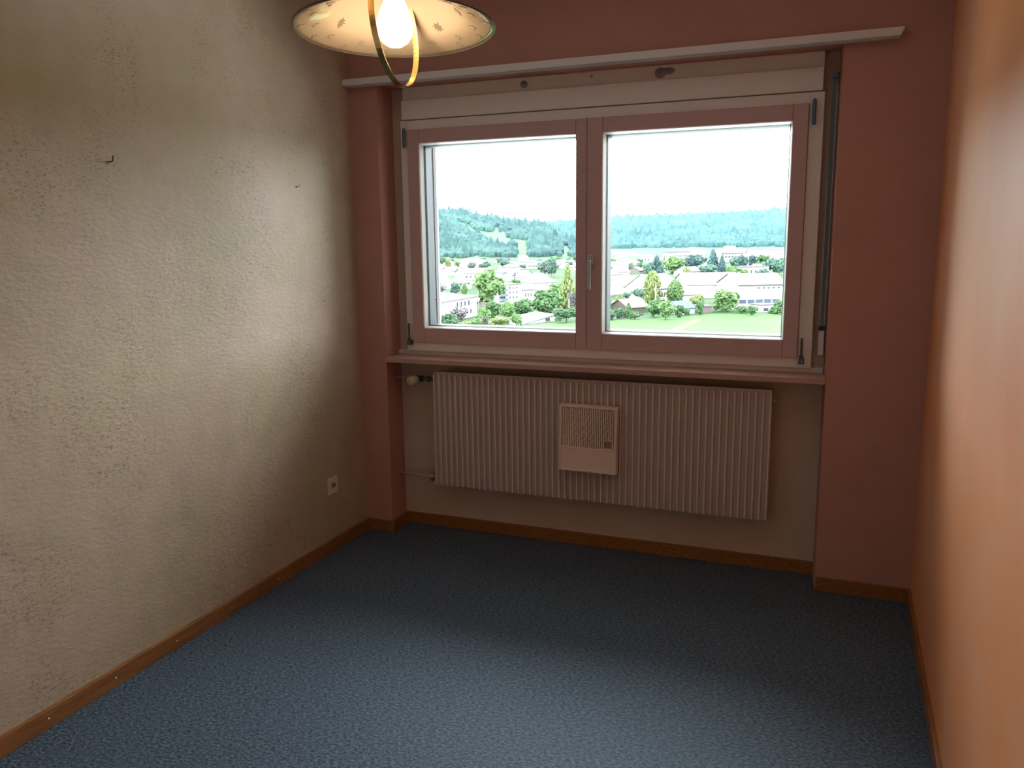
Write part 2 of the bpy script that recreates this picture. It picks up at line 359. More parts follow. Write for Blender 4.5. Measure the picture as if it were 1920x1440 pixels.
# ------------------------------------------------------------------ radiator
RX0, RX1, RZ0, RZ1, RF = -1.921, -.262, .272, .870, 3.692
rad = thing('radiator', 'long low ribbed panel radiator in the recess under the window', 'radiator', (RX0, RF, RZ0))
RW, RH = RX1-RX0, RZ1-RZ0
boxes('front_panel', [(0, RW, .018, .030, 0, RH)], 'rad', rad, .003)
boxes('rear_panel', [(.01, RW-.01, .078, .090, .01, RH-.01)], 'rad', rad, .003)
boxes('top_grille', [(0, RW, .019, .032, RH-.001, RH+.003)] + [(.02+k*.03, .024+k*.03, .03, .09, RH-.02, RH-.004) for k in range(int((RW-.03)/.03))], 'rad', rad)
boxes('side_cover', [(-.001, .004, .018, .09, .004, RH-.004)], 'rad', rad)
boxes('side_cover', [(RW-.004, RW+.001, .018, .09, .004, RH-.004)], 'rad', rad)
NR = 55
bm = bmesh.new(); add_box(bm, -.0035, .0035, 0, .0185, .004, RH-.008, .0028)
rib0 = bm_obj('rib', bm, 'rib', rad); rib0.location = (.004, 0, 0)
for k in range(1, NR):
    r = rib0.copy(); C.objects.link(r); r.parent = rad; r.location = (.004 + (RW-.008)*k/(NR-1), 0, 0)
for x in (.18, RW-.12):
    for z in (.10, RH-.14): boxes('wall_bracket', [(x, x+.03, .088, YN-RF-.001, z, z+.04)], 'rad', rad)
lathe('bleed_plug', [(.011, 0), (.011, .010), (.007, .012), (.007, .018)], 'pipe', rad, 16, (RW, .045, RH-.052), (1,0,0))
# valve and pipes (one run each, from the return of the recess to the radiator)
vz = .826-RZ0
tube('supply_pipe', [(-.245, .055, vz+.004), (-.15, .055, vz+.002), (-.118, .055, vz)], .0085, 'pipe', rad)
vb = lathe('valve_body', [(.009, -.022), (.013, -.020), (.013, -.006), (.009, -.004), (.009, .012), (.016, .014), (.016, .034), (.010, .036), (.010, .055), (.014, .057), (.014, .075), (.009, .077), (.009, .118)], 'steel_dark', rad, 16, (-.118, .055, vz), (1,0,0), smooth=False)
lathe('valve_collar', [(.013, 0), (.023, .012), (.023, .022)], 'steel_dark', rad, 24, (-.108, .055, vz), (-.35,-1,-.1), smooth=False)
kb = lathe('thermostat_knob', [(.022, .018), (.0245, .026), (.0245, .058), (.021, .066), (.021, .0662), (.0155, .0665), (.0145, .064), (.0125, .064), (.0120, .0665), (0, .0668)], 'knob', rad, 28, (-.108, .055, vz), (-.35,-1,-.1))
bm = bmesh.new(); t = [bm.verts.new((.0062*math.sin(a), .0062*math.cos(a), .0)) for a in (0, 2*PI/3, 4*PI/3)]; t2 = [bm.verts.new(v.co + Vector((0, 0, .0006))) for v in t]
bm.faces.new(t); bm.faces.new(t2[::-1])
for i in range(3): bm.faces.new((t[i], t[(i+1) % 3], t2[(i+1) % 3], t2[i]))
mm = axis_mat((-.108, .055, vz), (-.35,-1,-.1))
zl = Vector((-.35,-1,-.1)).normalized(); upv = (Vector((0,0,1)) - zl*zl.z).normalized(); xv = upv.cross(zl)
fm = Matrix((xv, upv, zl)).transposed().to_4x4(); fm.translation = Vector((-.108, .055, vz)) + zl*.0669
bm.transform(fm); bm_obj('triangle_mark', bm, 'steel_dark', kb)
vz = .302-RZ0
tube('return_pipe', [(-.245, .055, vz+.003), (-.11, .055, vz), (-.075, .055, vz)], .0095, 'pipe', rad)
lathe('lockshield_valve', [(.0105, -.026), (.013, -.024), (.013, -.008), (.009, -.006), (.009, .0), (.0145, .002), (.0145, .016), (.010, .018), (.010, .026), (.014, .028), (.014, .040), (.009, .042), (.009, .06)], 'pipe', rad, 14, (-.055, .055, vz), (1,0,0), smooth=False)
lathe('lockshield_cap', [(.010, 0), (.011, .018), (.008, .024)], 'steel_dark', rad, 14, (-.045, .055, vz), (.1,-.5,-.8), smooth=False)

# humidifier hanging on the radiator
HX0, HX1, HZ0, HZ1 = -1.228, -.944, .438, .762
hu = thing('humidifier', 'cream plastic evaporator box with slotted grille hanging on the radiator', 'humidifier', (HX0, 3.688, HZ0), 0)
hu.rotation_euler = (0, math.radians(0.6), 0)
HW, HH, HD = HX1-HX0, HZ1-HZ0, .044
zm = HH*.36
bm = bmesh.new()
add_box(bm, 0, .012, -HD, 0, 0, HH, .004); add_box(bm, HW-.012, HW, -HD, 0, 0, HH, .004)
add_box(bm, .004, HW-.004, -HD, 0, HH-.013, HH, .004); add_box(bm, .004, HW-.004, -HD, 0, 0, .012, .004)
add_box(bm, .006, HW-.006, -HD+.001, -.002, zm-.004, zm+.004, .001)
bm_obj('casing', bm, 'plastic', hu)
boxes('reservoir_front', [(.010, HW-.010, -HD+.003, -.004, .009, zm-.003)], 'plastic', hu, .003)
boxes('back_plate', [(.006, HW-.006, -.008, -.002, zm, HH-.006)], mat('shaded_inner_plastic', (.30, .16, .12), .6, .3), hu)  # shade behind the slots is put into this darker plastic colour
NS = 29; gx0, gx1, gz0, gz1 = .012, HW-.012, zm+.004, HH-.012
p = (gx1-gx0)/NS; wx0, wz1 = HW-.062, gz0+.042
bl = []
for k in range(NS+1):
    x = gx0+k*p; zz0 = wz1 if wx0 < x < HW-.022 else gz0
    bl.append((x-p*.29, x+p*.29, -HD+.004, -HD+.012, zz0, gz1))
for k in range(NS):
    x = gx0+(k+.5)*p; zz0 = wz1 if wx0 < x < HW-.022 else gz0
    nseg = 5; off = [0, .35, .7, .15, .5, .85][k % 6] * (gz1-gz0)/nseg
    for j in range(nseg+1):
        z = gz0 + off + j*(gz1-gz0)/nseg
        if zz0 < z < gz1-.004: bl.append((x-p*.5, x+p*.5, -HD+.0045, -HD+.0115, z-.0018, z+.0018))
tag(boxes('slotted_grille', bl, 'plastic', hu), kind='stuff')
boxes('level_window_frame', [(wx0-.003, wx0, -HD+.003, -.01, gz0, wz1), (HW-.024, HW-.021, -HD+.003, -.01, gz0, wz1), (wx0-.003, HW-.021, -HD+.003, -.01, wz1-.003, wz1), (wx0-.003, HW-.021, -HD+.003, -.01, gz0, gz0+.003)], 'plastic', hu)
boxes('level_window', [(wx0, HW-.024, -HD+.016, -HD+.018, gz0+.003, wz1-.003)], mat('amber_plastic', (.50, .22, .15), .4, .4), hu)
tube('wire_hook', [(.016, -.012, HH-.004), (.010, -.008, HH+.05), (.006, -.004, HH+.095), (.006, .012, HH+.112), (.006, .03, HH+.108)], .0011, 'nickel', hu, 6)
tube('wire_hook', [(HW-.016, -.012, HH-.004), (HW-.018, -.008, HH+.05), (HW-.018, -.004, HH+.092), (HW-.018, .012, HH+.110), (HW-.018, .03, HH+.106)], .0011, 'nickel', hu, 6)

# ------------------------------------------------------------------ wall socket and picture hooks on the left wall
so_ = thing('wall_socket', 'square single power socket low on the left wall near the corner', 'socket', (XL, 3.345, .332))
bm = bmesh.new(); add_box(bm, 0, .010, -.043, .043, -.043, .043, .004); bm_obj('cover_plate', bm, 'socket_w', so_)
bm = bmesh.new(); prism(bm, [(.020*math.cos(a), .0145*math.sin(a)) for a in [k*PI/3 for k in range(6)]], 0, .002)
bm.transform(Matrix.Translation((.0095, 0, .004)) @ Matrix.Rotation(PI/2, 4, 'Y') @ Matrix.Rotation(PI/2, 4, 'Z')); bm_obj('socket_insert', bm, mat('recess_shade_plastic', (.34, .22, .19), .4, .4), so_)  # flat insert; the shade of the recess is put into its colour
for y, z in ((-.0095, 0), (.0095, 0), (0, -.005)): lathe('pin_hole', [(0, 0), (.0025, 0), (.0025, .0006), (0, .0006)], 'black', so_, 10, (.0114, y, z+.004), (1,0,0))
for (y, z, lab) in ((2.150, 1.812, 'small dark L-shaped screw hook, the left and larger one on the plaster wall'), (3.190, 1.782, 'tiny pale L-shaped screw hook, the right one near the window corner')):
    k = 1.0 if y < 3 else .75
    h = thing('screw_hook', lab, 'hook', (XL, y, z), 0, None)
    tube('hook_shaft', [(-.004, 0, 0), (.022*k, 0, .001), (.027*k, 0, .004), (.029*k, 0, .020*k)], .0024*k, 'black' if y < 3 else 'nickel', h, 8)
    lathe('hook_collar', [(.0065*k, 0), (.0065*k, .0015), (.003*k, .003)], 'brass', h, 12, (0,0,0), (1,0,0))

# ------------------------------------------------------------------ pendant lamp
LX, LY, LZ = -.782, 1.396, 1.923
lamp = thing('pendant_lamp', 'hanging lamp with cream enamel shade, lit bulb and brass hoop', 'lamp', (LX, LY, LZ))
pr = [(.1820, 0), (.1812, .0018), (.172, .0045), (.155, .010), (.137, .017), (.123, .026), (.110, .038), (.093, .051), (.070, .062), (.045, .069), (.032, .071)]
inner = [(r-.0022, z+.0004) if i == 0 else (r-.0018, z-.0022) for i, (r, z) in enumerate(pr)]
bm = bmesh.new(); add_lathe(bm, pr + inner[::-1] + [pr[0]], 96, None, False); bmesh.ops.remove_doubles(bm, verts=bm.verts, dist=.00001)
shade = bm_obj('shade', bm, 'enamel', lamp, True)
lathe('shade_rim', [(.1800, -.001), (.1830, -.001), (.1830, .0015), (.1800, .0015), (.1800, -.001)], mat('dark_rim', (.16, .12, .09), .4, .5), lamp, 96, (0,0,0), caps=False)
TILT = Matrix.Rotation(math.radians(-3.6), 4, Vector((math.cos(math.radians(29.2)), math.sin(math.radians(29.2)), 0)))   # the shade hangs slightly askew
for o_ in lamp.children: o_.matrix_local = TILT
def inner_z(r):
    for (ra, za), (rb, zb) in zip(inner, inner[1:]):
        if rb <= r <= ra: return za + (zb-za)*(ra-r)/(ra-rb), math.atan2(zb-za, ra-rb)
    return .09, 0
def leaf_mesh(s):
    tips = [(0, 1.0), (.18, .52), (.52, .78), (.42, .38), (.98, .30), (.50, .06), (.62, -.30), (.14, -.16), (.05, -.75), (-.03, -.75), (-.12, -.16), (-.62, -.28), (-.50, .06), (-.95, .34), (-.40, .40), (-.50, .80), (-.17, .52)]
    bm = bmesh.new(); a = [bm.verts.new((x*s, y*s, 0)) for x, y in tips]; c = bm.verts.new((0, .1*s, 0))
    for i in range(len(a)): bm.faces.new((c, a[i], a[(i+1) % len(a)]))
    r = bmesh.ops.extrude_face_region(bm, geom=list(bm.faces)); bmesh.ops.translate(bm, verts=[v for v in r['geom'] if isinstance(v, bmesh.types.BMVert)], vec=(0,0,.0004))
    bmesh.ops.recalc_face_normals(bm, faces=bm.faces)
    me = bpy.data.meshes.new('leaf_print'); bm.to_mesh(me); bm.free(); me.materials.append(MT['print']); return me
rnd = random.Random(4)
big, sml = leaf_mesh(.0125), leaf_mesh(.0100); sml.materials[0] = mat('faded_leaf_print', (.30, .26, .20), .3, .5)
for me, r, n, ph in ((big, .116, 7, .45), (sml, .145, 13, .1), (sml, .163, 13, .3)):
    for k in range(n):
        a = ph + 2*PI*(k + rnd.uniform(-.12, .12))/n; rr = r + rnd.uniform(-.003, .003)
        z, sl_ = inner_z(rr)
        o = new('leaf_print', me, None, lamp)
        nrm = Vector((-math.cos(a)*math.sin(sl_), -math.sin(a)*math.sin(sl_), -math.cos(sl_)))
        q = nrm.to_track_quat('Z', 'Y').to_matrix().to_4x4() @ Matrix.Rotation(rnd.uniform(0, 6.28), 4, 'Z')
        q.translation = Vector((rr*math.cos(a), rr*math.sin(a), z)) + nrm*.0006
        o.matrix_local = TILT @ q
bz = -.032
lathe('bulb', [(0, bz), (.012, bz+.002), (.023, bz+.009), (.0305, bz+.020), (.0335, bz+.034), (.032, bz+.048), (.027, bz+.062), (.020, bz+.077), (.0155, bz+.090), (.0135, bz+.100)], 'bulb', lamp, 32)
lathe('lamp_holder', [(.0165, .055), (.019, .057), (.019, .069), (.034, .0715), (.034, .078), (.024, .084), (.010, .130), (.004, .134)], 'brass', lamp, 28)
# brass hoop around the bulb, seen nearly edge-on
hv = math.radians(29.2); f_ = Vector((-math.sin(hv), math.cos(hv), 0)); r_ = Vector((math.cos(hv), math.sin(hv), 0))
hd = (-r_*math.sin(math.radians(25)) - f_*math.cos(math.radians(25))).normalized(); hn = hd.cross(Vector((0,0,1)))
R_, cz = .090, .003
bm = bmesh.new(); rings = []
for k in range(72):
    a = 2*PI*k/72; d = hd*math.cos(a) + Vector((0,0,1))*math.sin(a)*1.13
    p0 = Vector((0, 0, cz)) + Vector((.004, .002, 0))*(-math.sin(a)*2)
    rings.append([bm.verts.new(p0 + d*(R_+dr) + hn*dn) for dr, dn in ((-.0012, -.0055), (.0012, -.0055), (.0012, .0055), (-.0012, .0055))])
for k in range(72):
    a, b = rings[k], rings[(k+1) % 72]
    for i in range(4): bm.faces.new((a[i], a[(i+1) % 4], b[(i+1) % 4], b[i]))
bm_obj('brass_hoop', bm, 'brass', lamp, False)
tube('cord', [(0, 0, .13), (0, 0, CEIL-LZ-.03)], .003, mat('white_cable', (.6, .58, .55), .5, .4), lamp, 10)
lathe('ceiling_rose', [(.006, -.045), (.045, -.03), (.05, -.001), (0, -.0005)], 'enamel', lamp, 32, (0, 0, CEIL-LZ))
lt = bpy.data.lights.new('bulb_light', 'POINT'); lt.energy = 2.8; lt.color = (1, .72, .42); lt.shadow_soft_size = .034
lo = bpy.data.objects.new('bulb_light', lt); C.objects.link(lo); lo.parent = lamp; lo.location = (0, 0, -.044)

# ================================================================== outside
GZ = -23.45
HOUSES=[
 ('shed', 'small white shed with a pale blue slanting roof at the lawn edge', 'shed', -82.2, 225.5, -23.4, 1.11, 14.0, 9, 2, 'monoside', 0.0, 'white', 'paleblue', (('f', 1, 0.7, 0.86, 0.05, 0.5, 0.8),), ''),
 ('house', 'long white two-storey house with low white roof, behind the purple-leaved shrub', 'house', -108.8, 224.8, -23.4, 1.573, 32.8, 13, 6.2, 'mono', 1.0, 'white', 'white', (('f', 4, 0.52, 0.86, 0.62, 0.86, 0.4), ('f', 2, 0.74, 0.9, 0.2, 0.42, 0.35)), ''),
 ('shed', 'small shed with a blue slate roof and white end wall by the lawn', 'shed', -45.7, 263.1, -23.4, 0.852, 6.4, 7, 2, 'gable', 1.9, 'white', 'blueslate', (), ''),
 ('shed', 'low shed with an orange tiled roof and dark openings behind the hedge', 'shed', -61.5, 263.8, -23.4, 0.955, 8.7, 9, 2, 'gable', 2.3, 'brown', 'orange', (('f', 4, 0.5, 0.85, 0.2, 0.8, 0.8),), ''),
 ('shed', 'small pink shed with a white side at the lawn edge', 'shed', -40.2, 269.2, -23.4, 0.799, 3.6, 5, 2, 'flat', 0.1, 'pink', 'white', (), ''),
 ('garage', 'low white garage with a dark door in front of the largest white building', 'garage', -22.5, 275.6, -23.4, 0.674, 4.5, 6, 2.2, 'flat', 0.2, 'white', 'white', (('f', 1, 0.25, 0.7, 0.15, 0.6, 0.9),), ''),
 ('house', 'low white garage-like house with two dark horizontal lines behind the hedge', 'house', -70.6, 272.4, -23.4, 1.266, 7.1, 9, 2.3, 'flat', 0.2, 'white', 'white', (('f', 1, 0.1, 0.9, 0.5, 0.57, 1), ('f', 5, 0.1, 0.95, 0.22, 0.3, 0.5)), ''),
 ('shed', 'low tan shed with a pinkish roof behind the shrubs right of the white house', 'shed', -111.0, 259.4, -23.4, 0.903, 3.3, 9, 2, 'gable', 1.6, 'tan', 'pink', (), ''),
 ('office_building', 'largest white building with a dark eave line and a strip of blue windows', 'building', -24.5, 284.9, -23.4, 0.487, 16.6, 20, 8.2, 'gable', 3.3, 'white', 'white', (('f', 5, 0.0, 0.86, 0.26, 0.42, 0.86), ('f', 6, 0.35, 0.98, 0.84, 0.9, 0.5)), 'eave'),
 ('apartment_building', 'white block of flats with pale blue balconies on its left end', 'building', -116.5, 289.4, -23.4, 1.184, 12.2, 11, 6.9, 'flat', 0.2, 'white', 'white', (('f', 3, 0.4, 0.86, 0.78, 0.9, 0.35), ('f', 3, 0.4, 0.86, 0.52, 0.64, 0.35), ('f', 3, 0.4, 0.86, 0.26, 0.38, 0.35)), 'balconies'),
 ('house', 'low white house joined to the right end of the flats with balconies', 'house', -113.4, 300.3, -23.4, 0.715, 5.5, 11, 4.5, 'gable', 1.0, 'white', 'white', (('f', 3, 0.2, 0.8, 0.4, 0.7, 0.4),), ''),
 ('house', 'low white house with a blue-grey gable end right of the large barn', 'house', -53.2, 314.4, -23.4, 0.82, 9.2, 10, 2.5, 'gable', 1.7, 'white', 'white', (), 'bluegable'),
 ('barn', 'large barn with a huge white roof and right gable coloured brown for shade', 'barn', -63.3, 322.8, -23.4, 1.153, 16.8, 15, 4.6, 'gable', 5.0, 'cream', 'white', (('f', 2, 0.15, 0.45, 0.25, 0.62, 0.8), ('f', 1, 0.02, 0.7, 0.82, 0.98, 1)), 'browngable'),
 ('building', 'very long white building with rows of tiny dark windows behind the light green tree', 'building', -47.0, 333.9, -23.4, 0.469, 22.6, 20, 5.3, 'gable', 4.2, 'white', 'white', (('f', 9, 0.45, 0.8, 0.85, 0.95, 0.4), ('f', 12, 0.5, 0.98, 0.5, 0.62, 0.6)), ''),
 ('apartment_building', 'tall plain white block with few tiny windows against the left edge of the right pane', 'building', -90.3, 339.8, -23.4, 1.303, 17.8, 12, 8.2, 'flat', 0.2, 'white', 'white', (('f', 3, 0.35, 0.6, 0.74, 0.8, 0.5), ('f', 1, 0.35, 0.45, 0.5, 0.56, 0.5)), ''),
 ('house', 'long white house with a wide cream roof and small windows under the eaves', 'house', -85.0, 358.1, -23.4, 0.989, 14.4, 12, 3.1, 'gable', 3.7, 'white', 'cream', (('f', 6, 0.05, 0.9, 0.72, 0.92, 0.45),), ''),
 ('house', 'large white house with a broad hipped white roof beside the tall yellow tree', 'house', -129.4, 365.3, -23.4, 0.913, 11.6, 12, 3.5, 'hip', 4.3, 'white', 'white', (('f', 2, 0.5, 0.8, 0.5, 0.75, 0.3),), ''),
 ('house', 'pale flat-roofed house with blue-grey window bands left of the round bright green tree', 'house', -171.9, 365.1, -23.4, 1.083, 10.4, 10, 3.7, 'flat', 0.3, 'white', 'paleblue', (('f', 4, 0.05, 0.95, 0.55, 0.8, 0.75),), ''),
 ('house', 'white house with a steep pale roof and gable end coloured grey for shade', 'house', -189.8, 379.0, -23.4, 1.533, 18.1, 12, 2.2, 'gable', 6.6, 'white', 'white', (('f', 3, 0.2, 0.8, 0.3, 0.7, 0.4),), 'greygable'),
 ('house', 'small dark gabled house end beside the plain white block', 'house', -107.1, 429.0, -23.4, 1.33, 5.4, 8, 2, 'gabley', 2.0, 'slate', 'slate', (), ''),
 ('building', 'long white building with dark window specks behind the round bright green tree', 'building', -182.7, 408.7, -23.4, 0.746, 18.2, 14, 5.8, 'gable', 2.3, 'white', 'white', (('f', 7, 0.05, 0.95, 0.55, 0.75, 0.35), ('f', 5, 0.1, 0.6, 0.2, 0.4, 0.35)), ''),
 ('house', 'white gable-fronted house with three dark windows under the gable', 'house', -160.0, 425.3, -23.4, 0.842, 8.3, 9, 2.9, 'gabley', 3.5, 'white', 'white', (('f', 3, 0.2, 0.75, 0.75, 1.0, 0.35),), ''),
 ('house', 'white house carrying two tall dark chimney stacks', 'house', -170.6, 434.4, -23.4, 0.99, 7.4, 9, 3.6, 'gable', 1.5, 'white', 'white', (('f', 4, 0.3, 0.95, 0.5, 0.75, 0.4),), 'stacks'),
 ('villa', 'white villa with a thin overhanging flat roof among the trees', 'house', -48.7, 512.1, -23.4, 0.534, 16.5, 8, 5.0, 'flat', 0.7, 'white', 'white', (('f', 3, 0.25, 0.75, 0.2, 0.7, 0.35),), ''),
 ('house', 'house with a blue-grey roof behind the yellow-green tree', 'house', -84.2, 510.9, -23.4, 1.172, 15.5, 10, 2.7, 'gable', 2.7, 'white', 'slate', (), ''),
 ('house', 'white house with a grey hipped roof left of two dark chimney stacks', 'house', -196.2, 479.2, -23.4, 1.078, 8.2, 9, 2.7, 'hip', 2.3, 'white', 'slate', (), ''),
 ('house', 'house with a long pink roof just below the slate hipped one', 'house', -129.8, 515.5, -23.4, 0.923, 9.9, 9, 2, 'gable', 3.1, 'white', 'pink', (), ''),
 ('house', 'small house with a grey-brown roof just right of a yellow-green tree', 'house', -238.5, 498.4, -23.4, 1.548, 14.9, 9, 3.2, 'gable', 2.5, 'white', 'slate', (('f', 3, 0.2, 0.8, 0.3, 0.7, 0.4),), ''),
 ('house', 'small house end with an orange roof right of the round dark bush', 'house', -123.4, 538.6, -23.4, 1.395, 8.0, 9, 2, 'gable', 2.1, 'tan', 'orange', (), ''),
 ('house', 'white house with a white hipped roof at the left edge of the left pane', 'house', -251.4, 504.4, -23.4, 1.521, 15.5, 9, 4.0, 'hip', 3.3, 'white', 'white', (), ''),
 ('house', 'white house with a wide slate hipped roof in the right pane', 'house', -141.9, 548.4, -23.4, 1.123, 18.9, 10, 3.7, 'hip', 3.7, 'white', 'slate', (('f', 3, 0.1, 0.9, 0.3, 0.6, 0.4),), ''),
 ('house', 'white house with a grey hipped roof above and behind the chimney stacks', 'house', -219.1, 552.9, -23.4, 1.107, 10.3, 9, 3.1, 'hip', 2.7, 'white', 'slate', (), ''),
 ('house', 'tiny pale house in the farthest rows under the hills', 'house', -116.8, 592.6, -23.4, 0.752, 5.9, 8, 2, 'flat', 1.5, 'white', 'cream', (), ''),
 ('house', 'tiny pale house in the farthest rows under the hills', 'house', -183.3, 579.3, -23.4, 0.782, 5.7, 8, 2.2, 'gable', 1.3, 'white', 'white', (), ''),
 ('house', 'tiny pale house in the farthest rows under the hills', 'house', -54.7, 606.9, -23.4, 0.692, 6.3, 8, 2.2, 'gable', 1.6, 'white', 'white', (), ''),
 ('house', 'tiny pale house in the farthest rows under the hills', 'house', -125.5, 617.4, -23.4, 0.683, 6.9, 8, 2, 'flat', 1.7, 'white', 'slate', (), ''),
 ('house', 'white house with a dusty pink hipped roof behind the round dark bush', 'house', -146.0, 620.4, -23.4, 1.297, 21.5, 10, 2.5, 'hip', 4.1, 'white', 'pink', (), ''),
 ('house', 'tiny pale house in the farthest rows under the hills', 'house', -198.7, 612.0, -23.4, 0.917, 5.5, 8, 2, 'gable', 1.9, 'white', 'white', (), ''),
 ('house', 'tiny pale house in the farthest rows under the hills', 'house', -90.0, 638.6, -23.4, 0.649, 7.4, 8, 2.5, 'hip', 1.7, 'white', 'slate', (), ''),
 ('factory_hall', 'long low factory hall with a dark window band below the wooded hill', 'building', -226.4, 604.2, -23.4, 0.757, 32.4, 25, 4.6, 'flat', 0.4, 'white', 'white', (('f', 5, 0.45, 0.75, 0.3, 0.55, 0.8),), ''),
 ('house', 'tiny pale house in the farthest rows under the hills', 'house', -94.5, 653.3, -23.4, 0.788, 6.4, 8, 2, 'gable', 1.7, 'white', 'white', (), ''),
 ('house', 'tiny pale house in the farthest rows under the hills', 'house', -133.4, 653.2, -23.4, 0.808, 6.5, 8, 2.6, 'flat', 2.1, 'white', 'pink', (), ''),
 ('house', 'tiny pale house in the farthest rows under the hills', 'house', -119.4, 663.8, -23.4, 0.784, 6.7, 8, 2.4, 'gable', 1.8, 'white', 'white', (), ''),
 ('house', 'tiny pale house in the farthest rows under the hills', 'house', -249.8, 629.0, -23.4, 1.03, 5.4, 8, 2.7, 'gable', 1.3, 'white', 'cream', (), ''),
 ('house', 'tiny pale house in the farthest rows under the hills', 'house', -51.3, 686.7, -23.4, 0.722, 7.3, 8, 2.7, 'flat', 1.7, 'white', 'white', (), ''),
 ('house', 'cream houses with a pale roof at the foot of the left hill', 'house', -282.9, 632.8, -23.4, 1.294, 24.3, 14, 4.0, 'hip', 3.6, 'cream', 'cream', (), ''),
 ('house', 'tiny pale house in the farthest rows under the hills', 'house', -230.4, 654.1, -23.4, 0.782, 7.0, 8, 2.4, 'flat', 1.8, 'white', 'white', (), ''),
 ('house', 'tiny pale house in the farthest rows under the hills', 'house', -213.9, 675.9, -23.4, 0.853, 6.8, 8, 2.8, 'hip', 2.3, 'white', 'slate', (), ''),
 ('house', 'tiny pale house in the farthest rows under the hills', 'house', -225.2, 682.5, -23.4, 0.759, 7.7, 8, 2.3, 'gable', 2.0, 'white', 'cream', (), ''),
 ('house', 'tiny pale house in the farthest rows under the hills', 'house', -148.3, 715.9, -23.4, 0.694, 8.5, 8, 2.5, 'gable', 2.2, 'white', 'cream', (), ''),
 ('apartment_building', 'long white flats with a dark roof line below the far ridge', 'building', -130.9, 711.9, -23.4, 0.722, 20.3, 9.8, 9.7, 'flat', 0.7, 'white', 'slate', (('f', 8, 0.05, 0.95, 0.62, 0.78, 0.6), ('f', 7, 0.05, 0.95, 0.25, 0.4, 0.5)), ''),
 ('house', 'tiny pale house in the farthest rows under the hills', 'house', -321.0, 658.1, -23.4, 0.968, 6.3, 8, 2.7, 'hip', 2.2, 'white', 'cream', (), ''),
 ('apartment_building', 'tall white block cut off by the right window frame', 'building', -49.7, 734.0, -23.4, 0.955, 16.2, 14, 11.4, 'flat', 0.5, 'white', 'white', (('f', 3, 0.1, 0.6, 0.6, 0.7, 0.4),), ''),
 ('house', 'tiny pale house in the farthest rows under the hills', 'house', -186.3, 713.8, -23.4, 0.782, 7.8, 8, 3.1, 'gable', 1.5, 'white', 'white', (), ''),
 ('house', 'tiny pale house in the farthest rows under the hills', 'house', -104.2, 739.8, -23.4, 0.679, 8.9, 8, 2.7, 'hip', 1.5, 'white', 'white', (), ''),
 ('apartment_building', 'pinkish stepped flats with reddish balconies below the far ridge', 'building', -92.8, 760.8, -23.4, 0.636, 24.3, 14, 9.9, 'flat', 1.0, 'pinkish', 'pinkish', (('f', 7, 0.05, 0.95, 0.7, 0.83, 0.7), ('f', 7, 0.05, 0.95, 0.4, 0.53, 0.7)), 'penthouse'),
 ('apartment_building', 'tall cream building with a rounded roof right of the long white flats', 'building', -124.0, 760.7, -23.4, 0.947, 18.0, 14, 10.0, 'hip', 3.0, 'cream', 'cream', (('f', 4, 0.1, 0.9, 0.5, 0.65, 0.4),), ''),
 ('house', 'white flat-roofed villa above the pink-roofed house', 'house', -169.3, 753.1, -23.4, 0.008, 10.4, 10, 5.5, 'flat', 0.5, 'white', 'white', (('f', 3, 0.1, 0.9, 0.3, 0.6, 0.5),), ''),
 ('house', 'tiny pale house in the farthest rows under the hills', 'house', -152.3, 761.6, -23.4, 0.978, 7.1, 8, 2.1, 'hip', 1.9, 'white', 'white', (), ''),
 ('row_house', 'white row of houses with shallow roofs below the ridge on the right', 'building', -67.6, 775.4, -23.4, 0.682, 23.2, 12, 7.6, 'gable', 2.0, 'white', 'white', (('f', 6, 0.1, 0.9, 0.4, 0.6, 0.4),), ''),
 ('house', 'tiny pale house in the farthest rows under the hills', 'house', -297.4, 729.1, -23.4, 0.917, 7.5, 8, 2.2, 'flat', 2.5, 'white', 'slate', (), ''),
 ('house', 'tiny pale house in the farthest rows under the hills', 'house', -323.0, 732.4, -23.4, 1.026, 7.1, 8, 2.9, 'flat', 2.4, 'white', 'white', (), ''),
 ('apartment_building', 'narrow white block right of the pinkish stepped flats', 'building', -83.4, 798.2, -23.4, -0.014, 5.8, 10, 7.3, 'flat', 0.5, 'white', 'white', (('f', 3, 0.1, 0.9, 0.4, 0.6, 0.4),), ''),
 ('house', 'white flat-roofed house above the slate-roofed one in the right pane', 'house', -201.1, 783.6, -23.4, -0.007, 10.0, 10, 4.7, 'flat', 0.5, 'white', 'white', (('f', 4, 0.1, 0.9, 0.4, 0.65, 0.5),), ''),
 ('house', 'tiny pale house in the farthest rows under the hills', 'house', -95.6, 808.6, -23.4, 0.978, 7.7, 8, 2.8, 'flat', 1.8, 'white', 'slate', (), ''),
 ('house', 'tiny pale house in the farthest rows under the hills', 'house', -311.0, 755.4, -23.4, 1.113, 7.0, 8, 2.3, 'flat', 1.6, 'white', 'pink', (), ''),
 ('house', 'tiny pale house in the farthest rows under the hills', 'house', -370.0, 753.4, -23.4, 0.855, 8.6, 8, 2.8, 'hip', 2.1, 'white', 'white', (), ''),
 ('house', 'tiny pale house in the farthest rows under the hills', 'house', -307.8, 807.7, -23.5, 0.955, 8.5, 8, 2.6, 'gable', 2.7, 'white', 'pink', (), ''),
 ('house', 'tiny pale house in the farthest rows under the hills', 'house', -392.8, 779.3, -23.4, 1.092, 7.7, 8, 3.5, 'flat', 2.0, 'white', 'white', (), ''),
 ('house', 'little farmhouse with a brown roof on the wooded hillside', 'house', -428.2, 1110.3, -24.8, 0.368, 9.1, 9, 3.1, 'gable', 3.1, 'white', 'brown', (('f', 3, 0.2, 0.8, 0.3, 0.7, 0.4),), ''),
